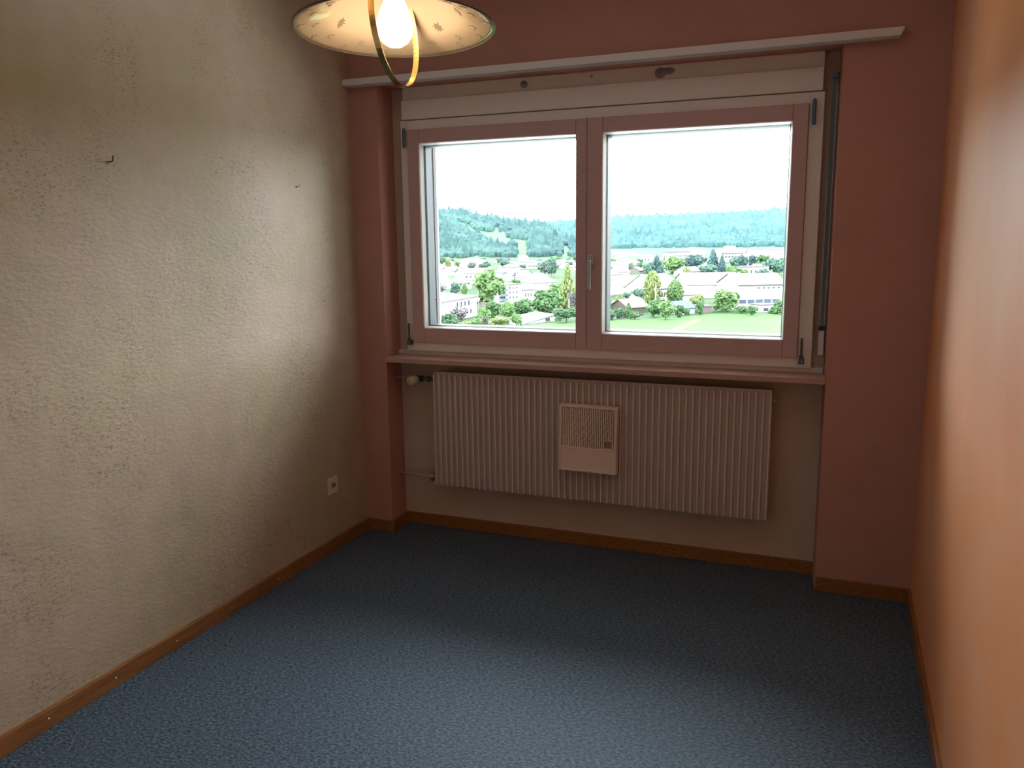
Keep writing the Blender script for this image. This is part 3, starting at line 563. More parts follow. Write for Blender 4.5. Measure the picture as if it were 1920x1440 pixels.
 ('house', 'tiny white house with a pointed roof at the foot of the hill', 'house', -386.2, 1188.8, -29.2, 0.314, 7.2, 9, 2.4, 'gable', 3.2, 'white', 'white', (), ''),
 ('house', 'small cream-roofed house on the far valley edge, nearest the window seam', 'house', -324.5, 1238.2, -29.9, 0.256, 8.9, 10, 4.1, 'gable', 4.1, 'white', 'cream', (), ''),
 ('barn', 'long white barn under the far ridge, the left one of two', 'barn', -315.3, 1364.0, -29.7, 0.227, 14.0, 12, 4.5, 'flat', 0.9, 'white', 'white', (), ''),
 ('barn', 'long white barn under the far ridge, the right one of two', 'barn', -299.9, 1367.5, -29.8, 0.216, 10.5, 12, 4.5, 'gable', 1.8, 'white', 'white', (), ''),
]
TREES=[
 ('bush', 'yellow grassy bush at the foot of the purple-leaved shrub', 'shrub', -96.0, 203.5, 3.4, 2.3, 2.3, 'round', 'yellow'),
 ('bush', 'low green bush with yellow grass at its foot', 'shrub', -94.7, 209.0, 3.4, 2.7, 2.7, 'round', 'bright'),
 ('bush', 'dark green bush in the bottom left corner of the left pane', 'shrub', -102.3, 206.8, 6.0, 3.9, 3.9, 'round', 'dark'),
 ('shrub', 'small brownish shrub between bright green ones', 'shrub', -94.0, 213.4, 2.4, 2.9, 2.9, 'loose', 'purple'),
 ('bush', 'light green bush touching the left of the small blue-roofed shed', 'shrub', -84.8, 215.0, 2.7, 3.6, 3.6, 'round', 'bright'),
 ('shrub', 'bright green shrub just right of the white two-storey house', 'shrub', -96.8, 218.9, 3.9, 4.5, 4.5, 'round', 'bright'),
 ('bush', 'low yellowish bush along the lawn in the left pane', 'shrub', -87.0, 208.6, 6.1, 3.3, 2.5, 'round', 'yellow'),
 ('shrub', 'purple-leaved shrub in front of the white two-storey house', 'shrub', -102.8, 216.0, 6.5, 5.6, 5.6, 'loose', 'purple'),
 ('shrub', 'bright green shrub in front of the flats with balconies', 'shrub', -94.7, 233.6, 4.6, 5.3, 5.3, 'round', 'bright'),
 ('shrub', 'tall leafy shrub in front of the low tan shed', 'shrub', -100.6, 236.9, 5.0, 5.2, 5.2, 'round', 'mid'),
 ('bush', 'dark green bush right of the small blue-roofed shed', 'shrub', -74.3, 228.0, 6.7, 4.4, 3.9, 'round', 'dark'),
 ('hedge_bush', 'dark green hedge bush nearest the window seam at the lawn edge', 'hedge', -64.2, 239.0, 4.5, 3.0, 3.0, 'round', 'dark'),
 ('hedge_bush', 'dark green hedge bush second from the window seam at the lawn edge', 'hedge', -62.4, 243.7, 3.2, 3.2, 3.2, 'round', 'dark'),
 ('bush', 'low green bush in front of the orange-roofed shed', 'shrub', -57.5, 242.4, 3.2, 2.4, 2.4, 'round', 'mid'),
 ('bush', 'pointed dark bush left of the orange-roofed shed', 'shrub', -60.7, 247.6, 3.3, 4.5, 4.5, 'cone', 'mid'),
 ('shrub', 'broad green shrub behind the small blue-roofed shed', 'shrub', -92.9, 240.8, 6.1, 5.8, 5.8, 'round', 'mid'),
 ('tree', 'green tree right of the orange-roofed shed', 'tree', -53.6, 250.2, 5.1, 5.5, 5.5, 'round', 'mid'),
 ('tree', 'bright green tree left of the dark bush by the blue slate shed', 'tree', -48.5, 243.7, 5.1, 5.7, 4.9, 'round', 'bright'),
 ('bush', 'dark bush in front of the blue slate shed', 'shrub', -46.5, 252.1, 3.3, 3.8, 3.8, 'round', 'dark'),
 ('bush', 'small green bush right in front of the blue slate shed', 'shrub', -45.2, 257.7, 2.5, 2.5, 2.5, 'round', 'mid'),
 ('tree', 'dense mid green tree right behind the small blue-roofed shed', 'tree', -89.7, 251.5, 9.0, 7.7, 7.7, 'round', 'mid'),
 ('tree', 'green tree between the blue slate shed and the pink shed', 'tree', -41.5, 262.3, 2.9, 4.3, 4.3, 'round', 'mid'),
 ('hedge_bush', 'low hedge bush right of the big leafy light green tree', 'hedge', -29.2, 269.2, 3.5, 2.6, 2.6, 'round', 'mid'),
 ('hedge_bush', 'low hedge bush left of the white garage', 'hedge', -25.8, 264.5, 3.4, 2.9, 2.5, 'round', 'mid'),
 ('tree', 'big leafy light green tree in front of the very long white building', 'tree', -34.7, 275.2, 8.3, 7.3, 7.3, 'round', 'bright'),
 ('tree', 'brown-purple tree beside the window seam behind a pole', 'tree', -82.9, 261.3, 3.6, 8.0, 8.0, 'loose', 'purple'),
 ('tree', 'tall yellow-green pointed tree beside the window seam', 'tree', -87.2, 268.7, 6.6, 15.3, 15.3, 'cone', 'yellow'),
 ('bush', 'green bush right of the white garage', 'shrub', -18.4, 271.1, 5.8, 4.5, 4.3, 'cone', 'mid'),
 ('tree', 'light green leafy tree in front of the tall yellow-green pointed tree', 'tree', -93.2, 275.7, 5.6, 8.9, 8.9, 'round', 'bright'),
 ('tree', 'yellow-green tree above the blue slate shed', 'tree', -44.7, 279.4, 4.7, 5.1, 5.1, 'round', 'yellow'),
 ('tree', 'green tree against the left edge of the right pane', 'tree', -70.7, 260.8, 2.6, 4.7, 4.2, 'round', 'mid'),
 ('tree', 'pale green tree just above the orange roof', 'tree', -65.3, 279.0, 5.6, 4.2, 4.2, 'round', 'bright'),
 ('tree', 'round bright green tree, largest in the left pane', 'tree', -108.5, 248.5, 9.8, 14.3, 10.3, 'round', 'bright'),
 ('tree', 'tall yellow-green tree left of the large barn', 'tree', -64.2, 297.4, 6.2, 11.6, 11.6, 'tall', 'yellow'),
 ('tree', 'tiny yellow-green tree below the plain white block', 'tree', -77.4, 301.0, 2.4, 3.0, 3.0, 'round', 'yellow'),
 ('tree', 'light green slender tree covering the right of the large barn', 'tree', -57.5, 305.7, 6.0, 8.3, 8.3, 'tall', 'bright'),
 ('tree', 'small teal tree below the plain white block', 'tree', -76.2, 306.5, 3.5, 3.7, 3.7, 'round', 'teal'),
 ('tree', 'teal round tree below the wide cream roof', 'tree', -72.4, 311.4, 3.9, 5.1, 4.6, 'round', 'teal'),
 ('tree', 'slim light green tree beside the blue-green one in the left pane', 'tree', -149.5, 318.9, 2.7, 5.3, 4.1, 'tall', 'bright'),
 ('tree', 'blue-green tree above the long white house in the left pane', 'tree', -154.6, 321.3, 4.6, 6.0, 5.0, 'round', 'teal'),
 ('tree', 'purple-leaved tree at the left edge of the left pane', 'tree', -159.3, 316.8, 4.6, 5.7, 4.8, 'loose', 'purple'),
 ('tree', 'yellow-green tree right behind the barn gable', 'tree', -70.0, 401.0, 6.3, 9.2, 9.2, 'round', 'yellow'),
 ('tree', 'small light green tree between the chimney house and the flats', 'tree', -151.7, 385.9, 5.1, 4.0, 3.0, 'round', 'bright'),
 ('tree', 'yellow-green tree right of the orange roof edge', 'tree', -30.1, 444.3, 3.2, 4.6, 4.6, 'round', 'yellow'),
 ('tree', 'pale tree at the left corner of the villa', 'tree', -53.0, 495.7, 4.5, 4.8, 4.8, 'round', 'bright'),
 ('tree', 'teal tree left of the greyish conifer', 'tree', -108.6, 488.0, 5.5, 8.1, 8.1, 'round', 'teal'),
 ('tree', 'round bright green tree right of the tallest conifer', 'tree', -61.1, 500.8, 7.8, 6.5, 6.5, 'round', 'bright'),
 ('tree', 'grey-green tree beside the broad hipped white roof', 'tree', -171.0, 479.4, 7.3, 9.9, 8.6, 'round', 'grey'),
 ('tree', 'teal bushy tree left in front of the tallest conifer', 'tree', -76.2, 506.7, 10.6, 6.9, 6.6, 'round', 'teal'),
 ('tree', 'low teal tree right in front of the villa', 'tree', -44.1, 505.6, 6.6, 4.8, 4.3, 'round', 'teal'),
 ('tree', 'slimmer dark conifer right beside the tallest one', 'tree', -69.5, 519.5, 6.1, 12.2, 12.2, 'cone', 'tealdark'),
 ('tree', 'tallest dark conifer in the middle of the right pane', 'tree', -76.3, 529.3, 9.7, 15.4, 15.4, 'cone', 'tealdark'),
 ('tree', 'large teal tree at the right edge of the right pane', 'tree', -38.3, 528.7, 11.7, 10.8, 10.8, 'round', 'teal'),
 ('tree', 'small dark conifer above the large barn', 'tree', -107.6, 521.8, 5.9, 5.9, 5.9, 'cone', 'tealdark'),
 ('tree', 'tall teal tree between hill and hipped white roof', 'tree', -175.1, 506.3, 6.9, 11.5, 10.1, 'tall', 'teal'),
 ('tree', 'light green tree in front of the large teal one at the right edge', 'tree', -39.0, 542.6, 5.7, 6.1, 6.1, 'round', 'bright'),
 ('tree', 'large round light green tree below the long white flats', 'tree', -101.6, 537.2, 12.8, 11.0, 11.0, 'round', 'bright'),
 ('tree', 'blue-grey tree left of the thin white pole', 'tree', -60.1, 549.4, 6.4, 11.5, 11.5, 'round', 'tealdark'),
 ('tree', 'tall greyish conifer behind the tall yellow-green tree', 'tree', -114.7, 543.4, 9.4, 11.5, 11.5, 'cone', 'tealdark'),
 ('bush', 'round dark teal bush in front of the pink hipped roof', 'shrub', -134.3, 565.7, 8.3, 4.1, 4.1, 'round', 'tealdark'),
 ('tree', 'yellow-green tree above the grey gable end', 'tree', -259.6, 527.3, 4.6, 9.9, 8.8, 'tall', 'yellow'),
 ('tree', 'large round dark teal tree in front of the tall cream building', 'tree', -99.9, 604.4, 10.7, 11.1, 11.1, 'round', 'tealdark'),
 ('tree', 'tiny pale tree among the farthest houses under the hills', 'tree', -140.4, 606.2, 4.6, 5.2, 5.2, 'round', 'teal'),
 ('tree', 'tiny pale tree among the farthest houses under the hills', 'tree', -146.7, 605.1, 4.1, 4.8, 4.8, 'round', 'bright'),
 ('tree', 'greyish tree between two round trees below the flats', 'tree', -107.8, 613.3, 4.8, 8.9, 8.9, 'round', 'grey'),
 ('tree', 'tiny pale tree among the farthest houses under the hills', 'tree', -204.5, 599.9, 5.4, 4.3, 4.3, 'round', 'grey'),
 ('tree', 'green tree behind the round bright green one', 'tree', -76.4, 635.2, 8.7, 7.9, 7.9, 'round', 'teal'),
 ('tree', 'tiny pale tree among the farthest houses under the hills', 'tree', -229.2, 595.5, 4.5, 4.1, 3.9, 'round', 'teal'),
 ('tree', 'tiny pale tree among the farthest houses under the hills', 'tree', -126.1, 633.0, 5.9, 4.6, 4.6, 'round', 'grey'),
 ('tree', 'broad green tree above the flat-roofed villa', 'tree', -56.8, 646.7, 10.5, 9.3, 9.3, 'round', 'mid'),
 ('tree', 'tiny pale tree among the farthest houses under the hills', 'tree', -131.5, 642.4, 6.2, 4.7, 4.7, 'round', 'grey'),
 ('tree', 'tiny pale tree among the farthest houses under the hills', 'tree', -271.2, 593.7, 6.4, 5.4, 5.4, 'round', 'grey'),
 ('tree', 'dark blue-green tree above the flat-roofed villa', 'tree', -64.3, 656.7, 6.4, 9.0, 9.0, 'round', 'tealdark'),
 ('tree', 'tiny pale tree among the farthest houses under the hills', 'tree', -266.7, 604.1, 5.9, 4.1, 4.1, 'round', 'grey'),
 ('tree', 'light teal tree at the hill foot above the grey hipped roofs', 'tree', -238.1, 582.2, 8.2, 8.2, 6.9, 'round', 'teal'),
 ('tree', 'tiny pale tree among the farthest houses under the hills', 'tree', -140.5, 647.7, 5.5, 3.8, 3.8, 'round', 'teal'),
 ('tree', 'tiny pale tree among the farthest houses under the hills', 'tree', -109.8, 654.4, 4.5, 5.5, 5.5, 'round', 'teal'),
 ('tree', 'tiny pale tree among the farthest houses under the hills', 'tree', -249.9, 638.1, 5.6, 4.0, 4.0, 'round', 'teal'),
 ('tree', 'tiny pale tree among the farthest houses under the hills', 'tree', -90.5, 679.0, 4.5, 4.8, 4.8, 'round', 'grey'),
 ('tree', 'tiny pale tree among the farthest houses under the hills', 'tree', -251.1, 652.2, 7.0, 5.2, 5.2, 'round', 'mid'),
 ('tree', 'tiny pale tree among the farthest houses under the hills', 'tree', -275.0, 629.1, 6.9, 5.1, 5.1, 'round', 'teal'),
 ('tree', 'small teal tree at the hill foot left of the tall teal tree', 'tree', -235.0, 647.0, 5.4, 6.2, 6.2, 'round', 'teal'),
 ('tree', 'thin dark cypress standing alone above the large barn', 'tree', -136.5, 675.4, 1.8, 8.9, 8.9, 'cone', 'tealdark'),
 ('tree', 'tiny pale tree among the farthest houses under the hills', 'tree', -130.1, 677.6, 4.5, 3.7, 3.7, 'round', 'bright'),
 ('tree', 'tiny pale tree among the farthest houses under the hills', 'tree', -296.2, 619.1, 4.9, 5.2, 5.0, 'round', 'bright'),
 ('tree', 'tiny pale tree among the farthest houses under the hills', 'tree', -213.9, 663.2, 7.0, 3.9, 3.9, 'round', 'teal'),
 ('tree', 'round teal tree at the hill foot over the long white building', 'tree', -296.2, 656.8, 11.6, 7.9, 7.9, 'round', 'teal'),
 ('tree', 'tiny pale tree among the farthest houses under the hills', 'tree', -161.0, 694.3, 6.3, 5.0, 5.0, 'round', 'mid'),
 ('tree', 'teal tree at the hill foot at the left edge', 'tree', -323.1, 642.0, 9.3, 10.2, 10.2, 'round', 'teal'),
 ('tree', 'tiny pale tree among the farthest houses under the hills', 'tree', -236.7, 682.8, 5.3, 5.9, 5.9, 'round', 'grey'),
 ('tree', 'tiny pale tree among the farthest houses under the hills', 'tree', -185.5, 699.1, 7.8, 5.3, 5.3, 'round', 'bright'),
 ('tree', 'tiny pale tree among the farthest houses under the hills', 'tree', -80.6, 724.5, 7.1, 4.4, 4.4, 'round', 'teal'),
 ('tree', 'tiny pale tree among the farthest houses under the hills', 'tree', -75.2, 731.1, 5.5, 6.1, 6.1, 'round', 'mid'),
 ('tree', 'tiny pale tree among the farthest houses under the hills', 'tree', -142.6, 725.0, 6.5, 5.7, 5.7, 'round', 'teal'),
 ('tree', 'tiny pale tree among the farthest houses under the hills', 'tree', -124.6, 740.1, 6.2, 4.2, 4.2, 'round', 'teal'),
 ('tree', 'tiny pale tree among the farthest houses under the hills', 'tree', -233.1, 722.4, 6.3, 5.3, 5.3, 'round', 'teal'),
 ('tree', 'tiny pale tree among the farthest houses under the hills', 'tree', -295.0, 705.7, 5.2, 6.2, 6.2, 'round', 'teal'),
 ('tree', 'tiny pale tree among the farthest houses under the hills', 'tree', -338.3, 693.2, 5.9, 5.4, 5.4, 'round', 'mid'),
 ('tree', 'tiny pale tree among the farthest houses under the hills', 'tree', -249.1, 738.8, 8.5, 5.4, 5.4, 'round', 'bright'),
 ('tree', 'tiny pale tree among the farthest houses under the hills', 'tree', -323.6, 719.6, 5.7, 4.5, 4.5, 'round', 'teal'),
 ('tree', 'tiny pale tree among the farthest houses under the hills', 'tree', -59.6, 797.3, 6.5, 5.5, 5.5, 'round', 'bright'),
 ('tree', 'tiny pale tree among the farthest houses under the hills', 'tree', -358.7, 720.3, 6.3, 6.0, 6.0, 'round', 'bright'),
 ('tree', 'tiny pale tree among the farthest houses under the hills', 'tree', -64.3, 813.0, 8.0, 4.9, 4.9, 'round', 'grey'),
 ('tree', 'tiny pale tree among the farthest houses under the hills', 'tree', -242.3, 771.9, 5.4, 6.8, 6.8, 'round', 'mid'),
 ('tree', 'tiny pale tree among the farthest houses under the hills', 'tree', -152.4, 799.2, 6.8, 4.6, 4.6, 'round', 'mid'),
]
POLES=[('tall white pole in front of the round bright green tree', -117.0, 261.1, 9.1), ('short white pole left of the balconies', -113.7, 268.5, 4.7), ('white pole at the left corner of the large barn', -61.9, 292.5, 7.8), ('white pole above the flat-roofed villa', -62.3, 598.4, 10.9), ('white pole beside the window seam', -79.1, 245.3, 5.7)]
RIDGE_NEAR=[(-34.59, 0.041), (-31.1, 0.0383), (-27.54, 0.0354), (-26.46, 0.0365), (-24.83, 0.0344), (-24.48, 0.0306), (-23.21, 0.0279), (-21.21, 0.0225), (-19.94, 0.0191), (-18.49, 0.0088), (-17.47, -0.0002), (-16.3, -0.0105), (-14.85, -0.0233)]
RIDGE_FAR=[(-34.66, 0.0168), (-27.57, 0.0181), (-20.3, 0.0179), (-17.47, 0.0198), (-15.23, 0.0235), (-13.09, 0.0242), (-9.58, 0.0256), (-6.16, 0.0269), (-3.67, 0.0289), (0.32, 0.0296), (6.29, 0.0236)]
LAWN_EDGE=[(-100.8, 210.6), (-91.0, 214.7), (-83.4, 218.3), (-78.1, 228.9), (-72.8, 235.1), (-75.7, 231.1), (-64.4, 237.3), (-58.7, 240.5), (-44.0, 256.2), (-38.8, 264.8), (-27.9, 269.5), (-15.3, 274.6), (19.0, 285.2)]
PATH=[(-44.3, 182.1), (-39.5, 183.5), (-37.9, 246.0), (-39.9, 248.8)]

KX = .68
def ox(c): return tuple(v*KX for v in c)
OM = {
 'white': mat('white_render', ox((.62, .61, .60)), .8, .2), 'cream': mat('cream_render', ox((.55, .52, .46)), .8, .2), 'tan': mat('tan_boards', ox((.14, .13, .11)), .8, .2),
 'paleblue': mat('pale_blue_metal', ox((.105, .135, .15)), .6, .3), 'slate': mat('grey_slate', ox((.085, .08, .095)), .8, .2), 'blueslate': mat('blue_slate', ox((.055, .075, .12)), .7, .2),
 'pink': mat('faded_red_tiles', ox((.15, .10, .10)), .8, .2), 'pinkish': mat('pinkish_render', ox((.34, .26, .27)), .8, .2), 'orange': mat('orange_tiles', ox((.17, .12, .085)), .8, .2),
 'brown': mat('brown_boards', ox((.085, .07, .06)), .8, .2), 'palerf': mat('pale_roof_tiles', ox((.115, .11, .115)), .8, .2), 'glassy': mat('dark_window_glass', ox((.05, .055, .07)), .25, .5), 'bluewin': mat('blue_window_glass', ox((.05, .06, .10)), .25, .5),
}
TM = {k: mat('leaves_'+k, ox(c), .7, .15, noise=(2.3, ox(c2), .35, .65)) for k, c, c2 in (
 ('bright', (.050, .110, .028), (.115, .180, .070)), ('mid', (.028, .075, .024), (.075, .135, .055)), ('dark', (.020, .060, .028), (.060, .110, .055)),
 ('yellow', (.085, .130, .030), (.160, .180, .075)), ('teal', (.040, .095, .068), (.085, .145, .110)), ('tealdark', (.024, .060, .060), (.060, .105, .100)),
 ('grey', (.055, .090, .070), (.100, .130, .110)), ('purple', (.055, .045, .052), (.130, .115, .118)))}
bark = mat('bark', ox((.06, .05, .04)), .9, .1)

def slab(bm, pts, t):
    a = [bm.verts.new(p) for p in pts]; b = [bm.verts.new(Vector(p) - Vector((0, 0, t))) for p in pts]; n = len(pts)
    bm.faces.new(a); bm.faces.new(b[::-1])
    for i in range(n): bm.faces.new((a[i], b[i], b[(i+1) % n], a[(i+1) % n]))
def house(name, label, cat, x, y, zb, rot, w, d, h, roof, rh, wm, rm, wins, extra):
    t = thing(name, label, cat, (x, y, zb), rot, 'tiny houses in the farthest rows' if label.startswith('tiny pale house') else None); hw = w/2; e = .45
    bm = bmesh.new(); add_box(bm, -hw, hw, 0, d, -3, h)
    if roof == 'gable':
        for s in (-hw, hw): bm.faces.new([bm.verts.new(p) for p in ((s, 0, h), (s, d, h), (s, d/2, h+rh))])
    if roof == 'gabley':
        for s in (0, d): bm.faces.new([bm.verts.new(p) for p in ((-hw, s, h), (hw, s, h), (0, s, h+rh))])
    walls = bm_obj('walls', bm, OM[wm], t)
    bm = bmesh.new(); k = rh/(d/2) if roof in ('gable', 'hip') else 0
    if roof == 'gable':
        for ys, yo in ((0, -e), (d, d+e)): slab(bm, [(-hw-e, yo, h-k*e+.1), (hw+e, yo, h-k*e+.1), (hw+e, d/2, h+rh+.1), (-hw-e, d/2, h+rh+.1)], .25)
    elif roof == 'gabley':
        k = rh/hw
        for s in (-1, 1): slab(bm, [(s*(hw+e), -e, h-k*e+.1), (s*(hw+e), d+e, h-k*e+.1), (0, d+e, h+rh+.1), (0, -e, h+rh+.1)], .25)
    elif roof == 'hip':
        i = min(d/2, hw*.6); rl = [(-hw+i, d/2, h+rh), (hw-i, d/2, h+rh)]; c = [(-hw-e, -e, h), (hw+e, -e, h), (hw+e, d+e, h), (-hw-e, d+e, h)]
        slab(bm, [c[0], c[1], rl[1], rl[0]], .2); slab(bm, [c[2], c[3], rl[0], rl[1]], .2); slab(bm, [c[1], c[2], rl[1]], .2); slab(bm, [c[3], c[0], rl[0]], .2)
    elif roof == 'mono': slab(bm, [(-hw-e, -e, h+.1), (hw+e, -e, h+.1), (hw+e, d, h+rh+.1), (-hw-e, d, h+rh+.1)], .35)
    elif roof == 'monoside': slab(bm, [(-hw-1.5, -.4, -.2), (hw+.3, -.4, h), (hw+.3, d, h+.3), (-hw-1.5, d, h-1.2)], .25)
    else: add_box(bm, -hw-.3, hw+.3, -.3, d+.3, h-.02, h+max(rh, .3))
    bm_obj('roof', bm, OM['palerf' if rm == 'white' else rm], t)
    if roof == 'monoside':      # trim the wall top to the slope: replace the box by a wedge
        me = walls.data
        for v in me.vertices:
            if v.co.z > 0 and v.co.x < 0: v.co.z = -.3
    for (f, n, u0, u1, z0, z1, kk) in wins:
        for j in range(n):
            pt = (u1-u0)*w/n; cx = -hw + u0*w + (j+.5)*pt; ww_ = pt*kk/2
            fr = boxes('window', [(cx-ww_, cx+ww_, -.06, .05, z0*h, z1*h)], OM['bluewin' if extra == 'eave' and z1 < .5 else ('brown' if cat in ('barn', 'shed') else 'glassy')], t)
    if extra in ('greygable', 'bluegable', 'browngable'):  # right-facing gables: their shade is painted on as a darker face
        bm = bmesh.new(); g = [(hw+.06, 0, h-.3), (hw+.06, d, h-.3), (hw+.06, d/2, h+rh-.1)]
        a = [bm.verts.new(p) for p in g]; b = [bm.verts.new((p[0]+.5, p[1], p[2])) for p in g]; bm.faces.new(a); bm.faces.new(b)
        for i in range(3): bm.faces.new((a[i], a[(i+1) % 3], b[(i+1) % 3], b[i]))
        bm_obj('shaded_gable', bm, OM[{'greygable': 'slate', 'bluegable': 'blueslate', 'browngable': 'brown'}[extra]], t)
    if extra == 'balconies':
        for z in (.16, .42, .68): boxes('balcony', [(-hw-.2, -hw+w*.3, -1.3, 0, z*h, z*h+1.0)], OM['paleblue'], t)
        for z in (.30, .56, .82): boxes('window', [(-hw+.3, -hw+w*.28, -.06, .05, z*h, z*h+1.0)], OM['glassy'], t)
    if extra == 'stacks':
        for u in (-.28, .02): boxes('chimney_stack', [(u*w-.35, u*w+.35, -.9, -.2, h*.35, h+rh*.9)], OM['slate'], t)
    if extra == 'penthouse': boxes('penthouse', [(-.1*w, .16*w, 2, d-2, h, h+4.2)], OM['pinkish'], t)
    if extra == 'eave': boxes('eave_band', [(-hw-.6, hw+.6, -.7, -.3, h-.35, h+.12)], OM['brown'], t)
    return t
for a in HOUSES: house(*a)

def crown_mesh(kind, seed):
    rg = random.Random(seed); bm = bmesh.new()
    ico = bmesh.new(); bmesh.ops.create_icosphere(ico, subdivisions=1, radius=1); iv = [v.co.copy() for v in ico.verts]; ifc = [[v.index for v in f.verts] for f in ico.faces]; ico.free()
    def lump(c, s):
        q = Matrix.Rotation(rg.uniform(0, 6), 3, 'Z') @ Matrix.Rotation(rg.uniform(0, 6), 3, 'X')
        k = Vector((s*rg.uniform(.7, 1.3), s*rg.uniform(.7, 1.3), s*rg.uniform(.6, 1.1)))
        vs = [bm.verts.new(c + q @ Vector((v.x*k.x, v.y*k.y, v.z*k.z)) * rg.uniform(.8, 1.15)) for v in iv]
        for f in ifc: bm.faces.new([vs[i] for i in f])
    n, s0 = {'round': (520, .050), 'tall': (460, .052), 'cone': (420, .052), 'loose': (300, .040)}[kind]
    # big limbs of foliage first, leafy lumps on them
    mains = [(Vector((rg.gauss(0, .17), rg.gauss(0, .17), rg.uniform(-.26, .30))), rg.uniform(.15, .26)) for _ in range(11)]
    for i in range(n):
        if kind in ('round', 'loose'):
            c, r = rg.choice(mains); v = Vector((rg.gauss(0, 1), rg.gauss(0, 1), rg.gauss(0, 1))).normalized()
            p = c + v*r*(.95 if kind == 'round' else rg.uniform(.5, 1.25))
            m_ = max(abs(p.x), abs(p.y), abs(p.z))
            if m_ > .46: p *= .46/m_
        else:
            z = rg.uniform(0, 1); a = rg.uniform(0, 2*PI)
            r = (.46*(1-z)**.8+.02) if kind == 'cone' else .44*math.sin(PI*min(max(.14+z*.84, 0), 1))**.6
            r *= rg.uniform(.75, 1.08); p = Vector((r*math.cos(a), r*math.sin(a), z*.92-.46))
        lump(p, s0*rg.uniform(.6, 1.35)*(.7 if kind == 'cone' and p.z > .2 else 1))
    if kind in ('round',):
        for c, r in mains: lump(c, r*.85)
    if kind in ('tall', 'cone'):
        for z in (-.3, -.12, .06, .22): lump(Vector((0, 0, z)), .26-.16*(z+.3 if kind == 'cone' else 0))
    me = bpy.data.meshes.new('crown'); bm.to_mesh(me); bm.free(); me.materials.append(TM['mid']); return me
CM = {k: [crown_mesh(k, s) for s in (1, 2, 3)] for k in ('round', 'tall', 'cone', 'loose')}
trunk = bmesh.new(); add_lathe(trunk, [(1.2, 0), (.8, .3), (.6, 1)], 8); tme = bpy.data.meshes.new('trunk'); trunk.to_mesh(tme); trunk.free(); tme.materials.append(bark)
for i, (name, label, cat, x, y, wd, ht, hc, kind, col) in enumerate(TREES):
    t = thing(name, label, cat, (x, y, GZ), (i*1.7) % 6.28, 'tiny trees among the farthest houses' if label.startswith('tiny pale tree') else None)
    c = new('crown' if cat == 'tree' else 'foliage', CM[kind][i % 3], None, t); c.location = (0, 0, ht-hc/2); c.scale = (wd*1.12, wd*1.12, hc*1.1)
    c.material_slots[0].link = 'OBJECT'; c.material_slots[0].material = TM[col]; c['kind'] = 'stuff'
    k = new('trunk' if cat == 'tree' else 'stem', tme, None, t); s = max(.12, wd*.03); k.scale = (s, s, ht*.55)
for (label, x, y, h) in POLES:
    p = tag(lathe('utility_pole', [(.22, 0), (.16, h-.3), (.10, h)], OM['white'], None, 10), label, 'pole'); p.location = (x, y, GZ)

# ground, lawn, path
struct(boxes('valley_ground', [(-2600, 2200, 60, 3200, GZ-.6, GZ)], mat('valley_ground', ox((.018, .048, .016)), .9, .1, noise=(.035, ox((.050, .075, .040)), .42, .6))), 'pale flat valley floor between the houses', 'ground')
LG = mat('lawn_grass', ox((.046, .110, .028)), .9, .1, noise=(.05, ox((.058, .120, .036)), .4, .65, (1, .3, 1)))
bm = bmesh.new(); slab(bm, [(x, y, GZ+.05) for x, y in LAWN_EDGE] + [(120, 62, GZ+.05), (-300, 62, GZ+.05), (-220, 175, GZ+.05)], .2)
bmesh.ops.triangulate(bm, faces=bm.faces)
struct(bm_obj('lawn', bm, LG), 'bright green mown field below the window, in front of the town', 'lawn')
bm = bmesh.new(); slab(bm, [(x, y, GZ+.12) for x, y in PATH], .1)
struct(bm_obj('field_track', bm, mat('sandy_track', ox((.095, .105, .055)), .9, .1, noise=(.6, ox((.060, .085, .035)), .45, .6))), 'pale sandy track crossing the green field', 'path')

# wooded hills
def interp(tb, a):
    if a <= tb[0][0]: return tb[0][1]
    for (a0, v0), (a1, v1) in zip(tb, tb[1:]):
        if a <= a1: return v0 + (v1-v0)*(a-a0)/(a1-a0)
    return tb[-1][1]
def hill_z(tb, az, r, r0, r1, lift):
    top = interp(tb, az)*r1 + CAM_H - lift; top = max(top, GZ)
    k = min(max((r-r0)/(r1-r0), 0), 1); k = k*k*(3-2*k)*.45 + k*.55
    z = GZ + (top-GZ)*k
    if r > r1: z = top - (r-r1)*.25
    return z + math.sin(az*1.7+r*.011)*2.5*k*(1-k)*4
def hill(name, tb, az0, az1, r0, r1, lift, m, label):
    vs, fs = [], []; na, nr = 90, 16
    for i in range(na+1):
        az = az0+(az1-az0)*i/na
        for j in range(nr+1):
            r = r0 + (r1*1.25-r0)*j/nr
            vs.append((r*math.sin(math.radians(az)), r*math.cos(math.radians(az)), hill_z(tb, az, r, r0, r1, lift)))
    for i in range(na):
        for j in range(nr):
            a = i*(nr+1)+j; fs.append((a, a+nr+1, a+nr+2, a+1))
    me = bpy.data.meshes.new(name); me.from_pydata(vs, [], fs)
    return struct(new(name, me, m), label, 'hill')
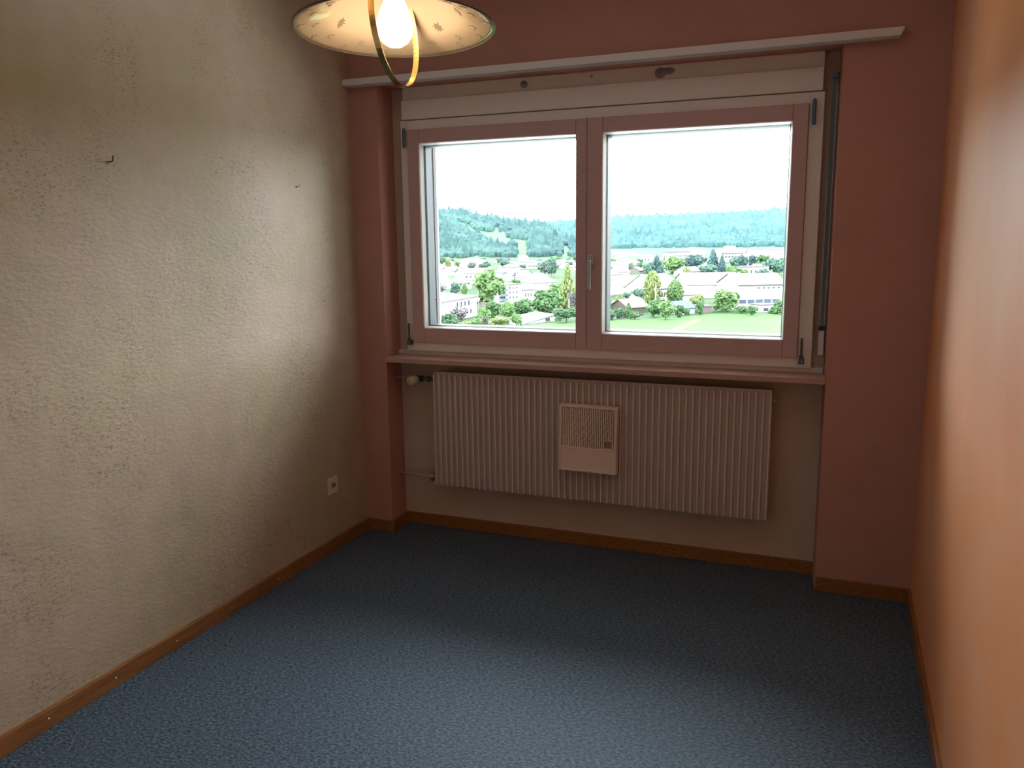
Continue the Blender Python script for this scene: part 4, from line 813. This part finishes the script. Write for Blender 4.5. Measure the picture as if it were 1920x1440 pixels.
def forest(name, label, tb, az0, az1, r0, r1, lift, n, sz, m, seed, skip=None, cone=.4):
    rg = random.Random(seed); vs, fs = [], []
    base = [(0, 0, 1), (.72, 0, .42), (.22, .69, .42), (-.58, .42, .42), (-.58, -.42, .42), (.22, -.69, .42), (.6, .43, -.4), (-.23, .7, -.4), (-.74, 0, -.4), (-.23, -.7, -.4), (.6, -.43, -.4)]
    fc = [(0,1,2), (0,2,3), (0,3,4), (0,4,5), (0,5,1), (1,6,2), (2,7,3), (3,8,4), (4,9,5), (5,10,1), (1,10,6), (2,6,7), (3,7,8), (4,8,9), (5,9,10)]
    for _ in range(n):
        az = rg.uniform(az0, az1); r = r0 + (r1*1.02-r0)*rg.random()**.8
        if skip and skip(az, (r-r0)/(r1-r0)): continue
        if interp(tb, az)*r1 + CAM_H - lift < GZ+2: continue
        x, y = r*math.sin(math.radians(az)), r*math.cos(math.radians(az)); z = hill_z(tb, az, r, r0, r1, lift)
        s = sz*rg.uniform(.55, 1.2); con = rg.random() < cone; a = rg.uniform(0, 6.28); ca, sa = math.cos(a)*s, math.sin(a)*s
        hh = s*(1.7 if con else 1.0); o = len(vs)
        for bx, by, bz_ in base:
            if con and bz_ == .42: bx, by, bz_ = bx*.7, by*.7, .2
            j = rg.uniform(.85, 1.15)
            vs.append((x+(bx*ca-by*sa)*j, y+(bx*sa+by*ca)*j, z+hh*(bz_+.45)))
        fs += [tuple(o+i for i in f) for f in fc]
    me = bpy.data.meshes.new(name); me.from_pydata(vs, [], fs); me.materials.append(m)
    o = bpy.data.objects.new(name, me); C.objects.link(o); tag(o, label, 'forest', kind='stuff'); return o
FM1 = mat('mixed_forest_leaves', ox((.016, .040, .044)), .8, .1, noise=(.012, ox((.046, .095, .080)), .35, .65))  # both forests: some of the haze's blue is mixed into the leaf colours
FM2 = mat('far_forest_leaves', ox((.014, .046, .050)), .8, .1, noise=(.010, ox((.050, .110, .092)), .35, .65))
MD = mat('hill_meadow_grass', ox((.06, .11, .05)), .9, .1)
hill('hillside_near', RIDGE_NEAR, -44, -13, 1000, 1500, 12, MD, 'left wooded hill with a light green clearing')
hill('hillside_far', RIDGE_FAR, -50, 22, 1350, 2400, 14, mat('far_hill_ground', ox((.045, .10, .07)), .9, .1), 'long low far ridge behind the town')
def valley_gap(az, k): return k < .06
def clearing(az, k):
    if k < .42 and (abs(az+21.1) < .45 or abs(az+18.1) < .3): return True
    if -25.6 < az < -21.2:
        c = .66 - (az+25.6)*.085
        if abs(k-c) < .085 + .02*math.sin(az*5): return True
    if -23.6 < az < -21.6 and .30 < k < .62 + .1*math.sin(az*3): return (az*7) % 1 < .8
    return False
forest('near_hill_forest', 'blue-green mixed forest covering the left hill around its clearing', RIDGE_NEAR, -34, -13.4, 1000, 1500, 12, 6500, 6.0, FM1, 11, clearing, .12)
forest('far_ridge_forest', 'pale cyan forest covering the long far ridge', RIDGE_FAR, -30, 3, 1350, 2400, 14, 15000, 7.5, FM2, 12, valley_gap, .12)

hz = bpy.data.materials.new('valley_haze'); hz.use_nodes = True; nt = hz.node_tree; nt.nodes.clear()
ho = nt.nodes.new('ShaderNodeOutputMaterial'); hv_ = nt.nodes.new('ShaderNodeVolumeScatter')
hv_.inputs['Color'].default_value = (.42, .78, 1, 1); hv_.inputs['Density'].default_value = .00007; hv_.inputs['Anisotropy'].default_value = 0
nt.links.new(hv_.outputs[0], ho.inputs['Volume'])
hzo = boxes('haze', [(-1800, 1400, 760, 2700, GZ+.5, 260)], hz); tag(hzo, 'thin blue haze hanging in the valley before the hills', 'haze', kind='stuff')
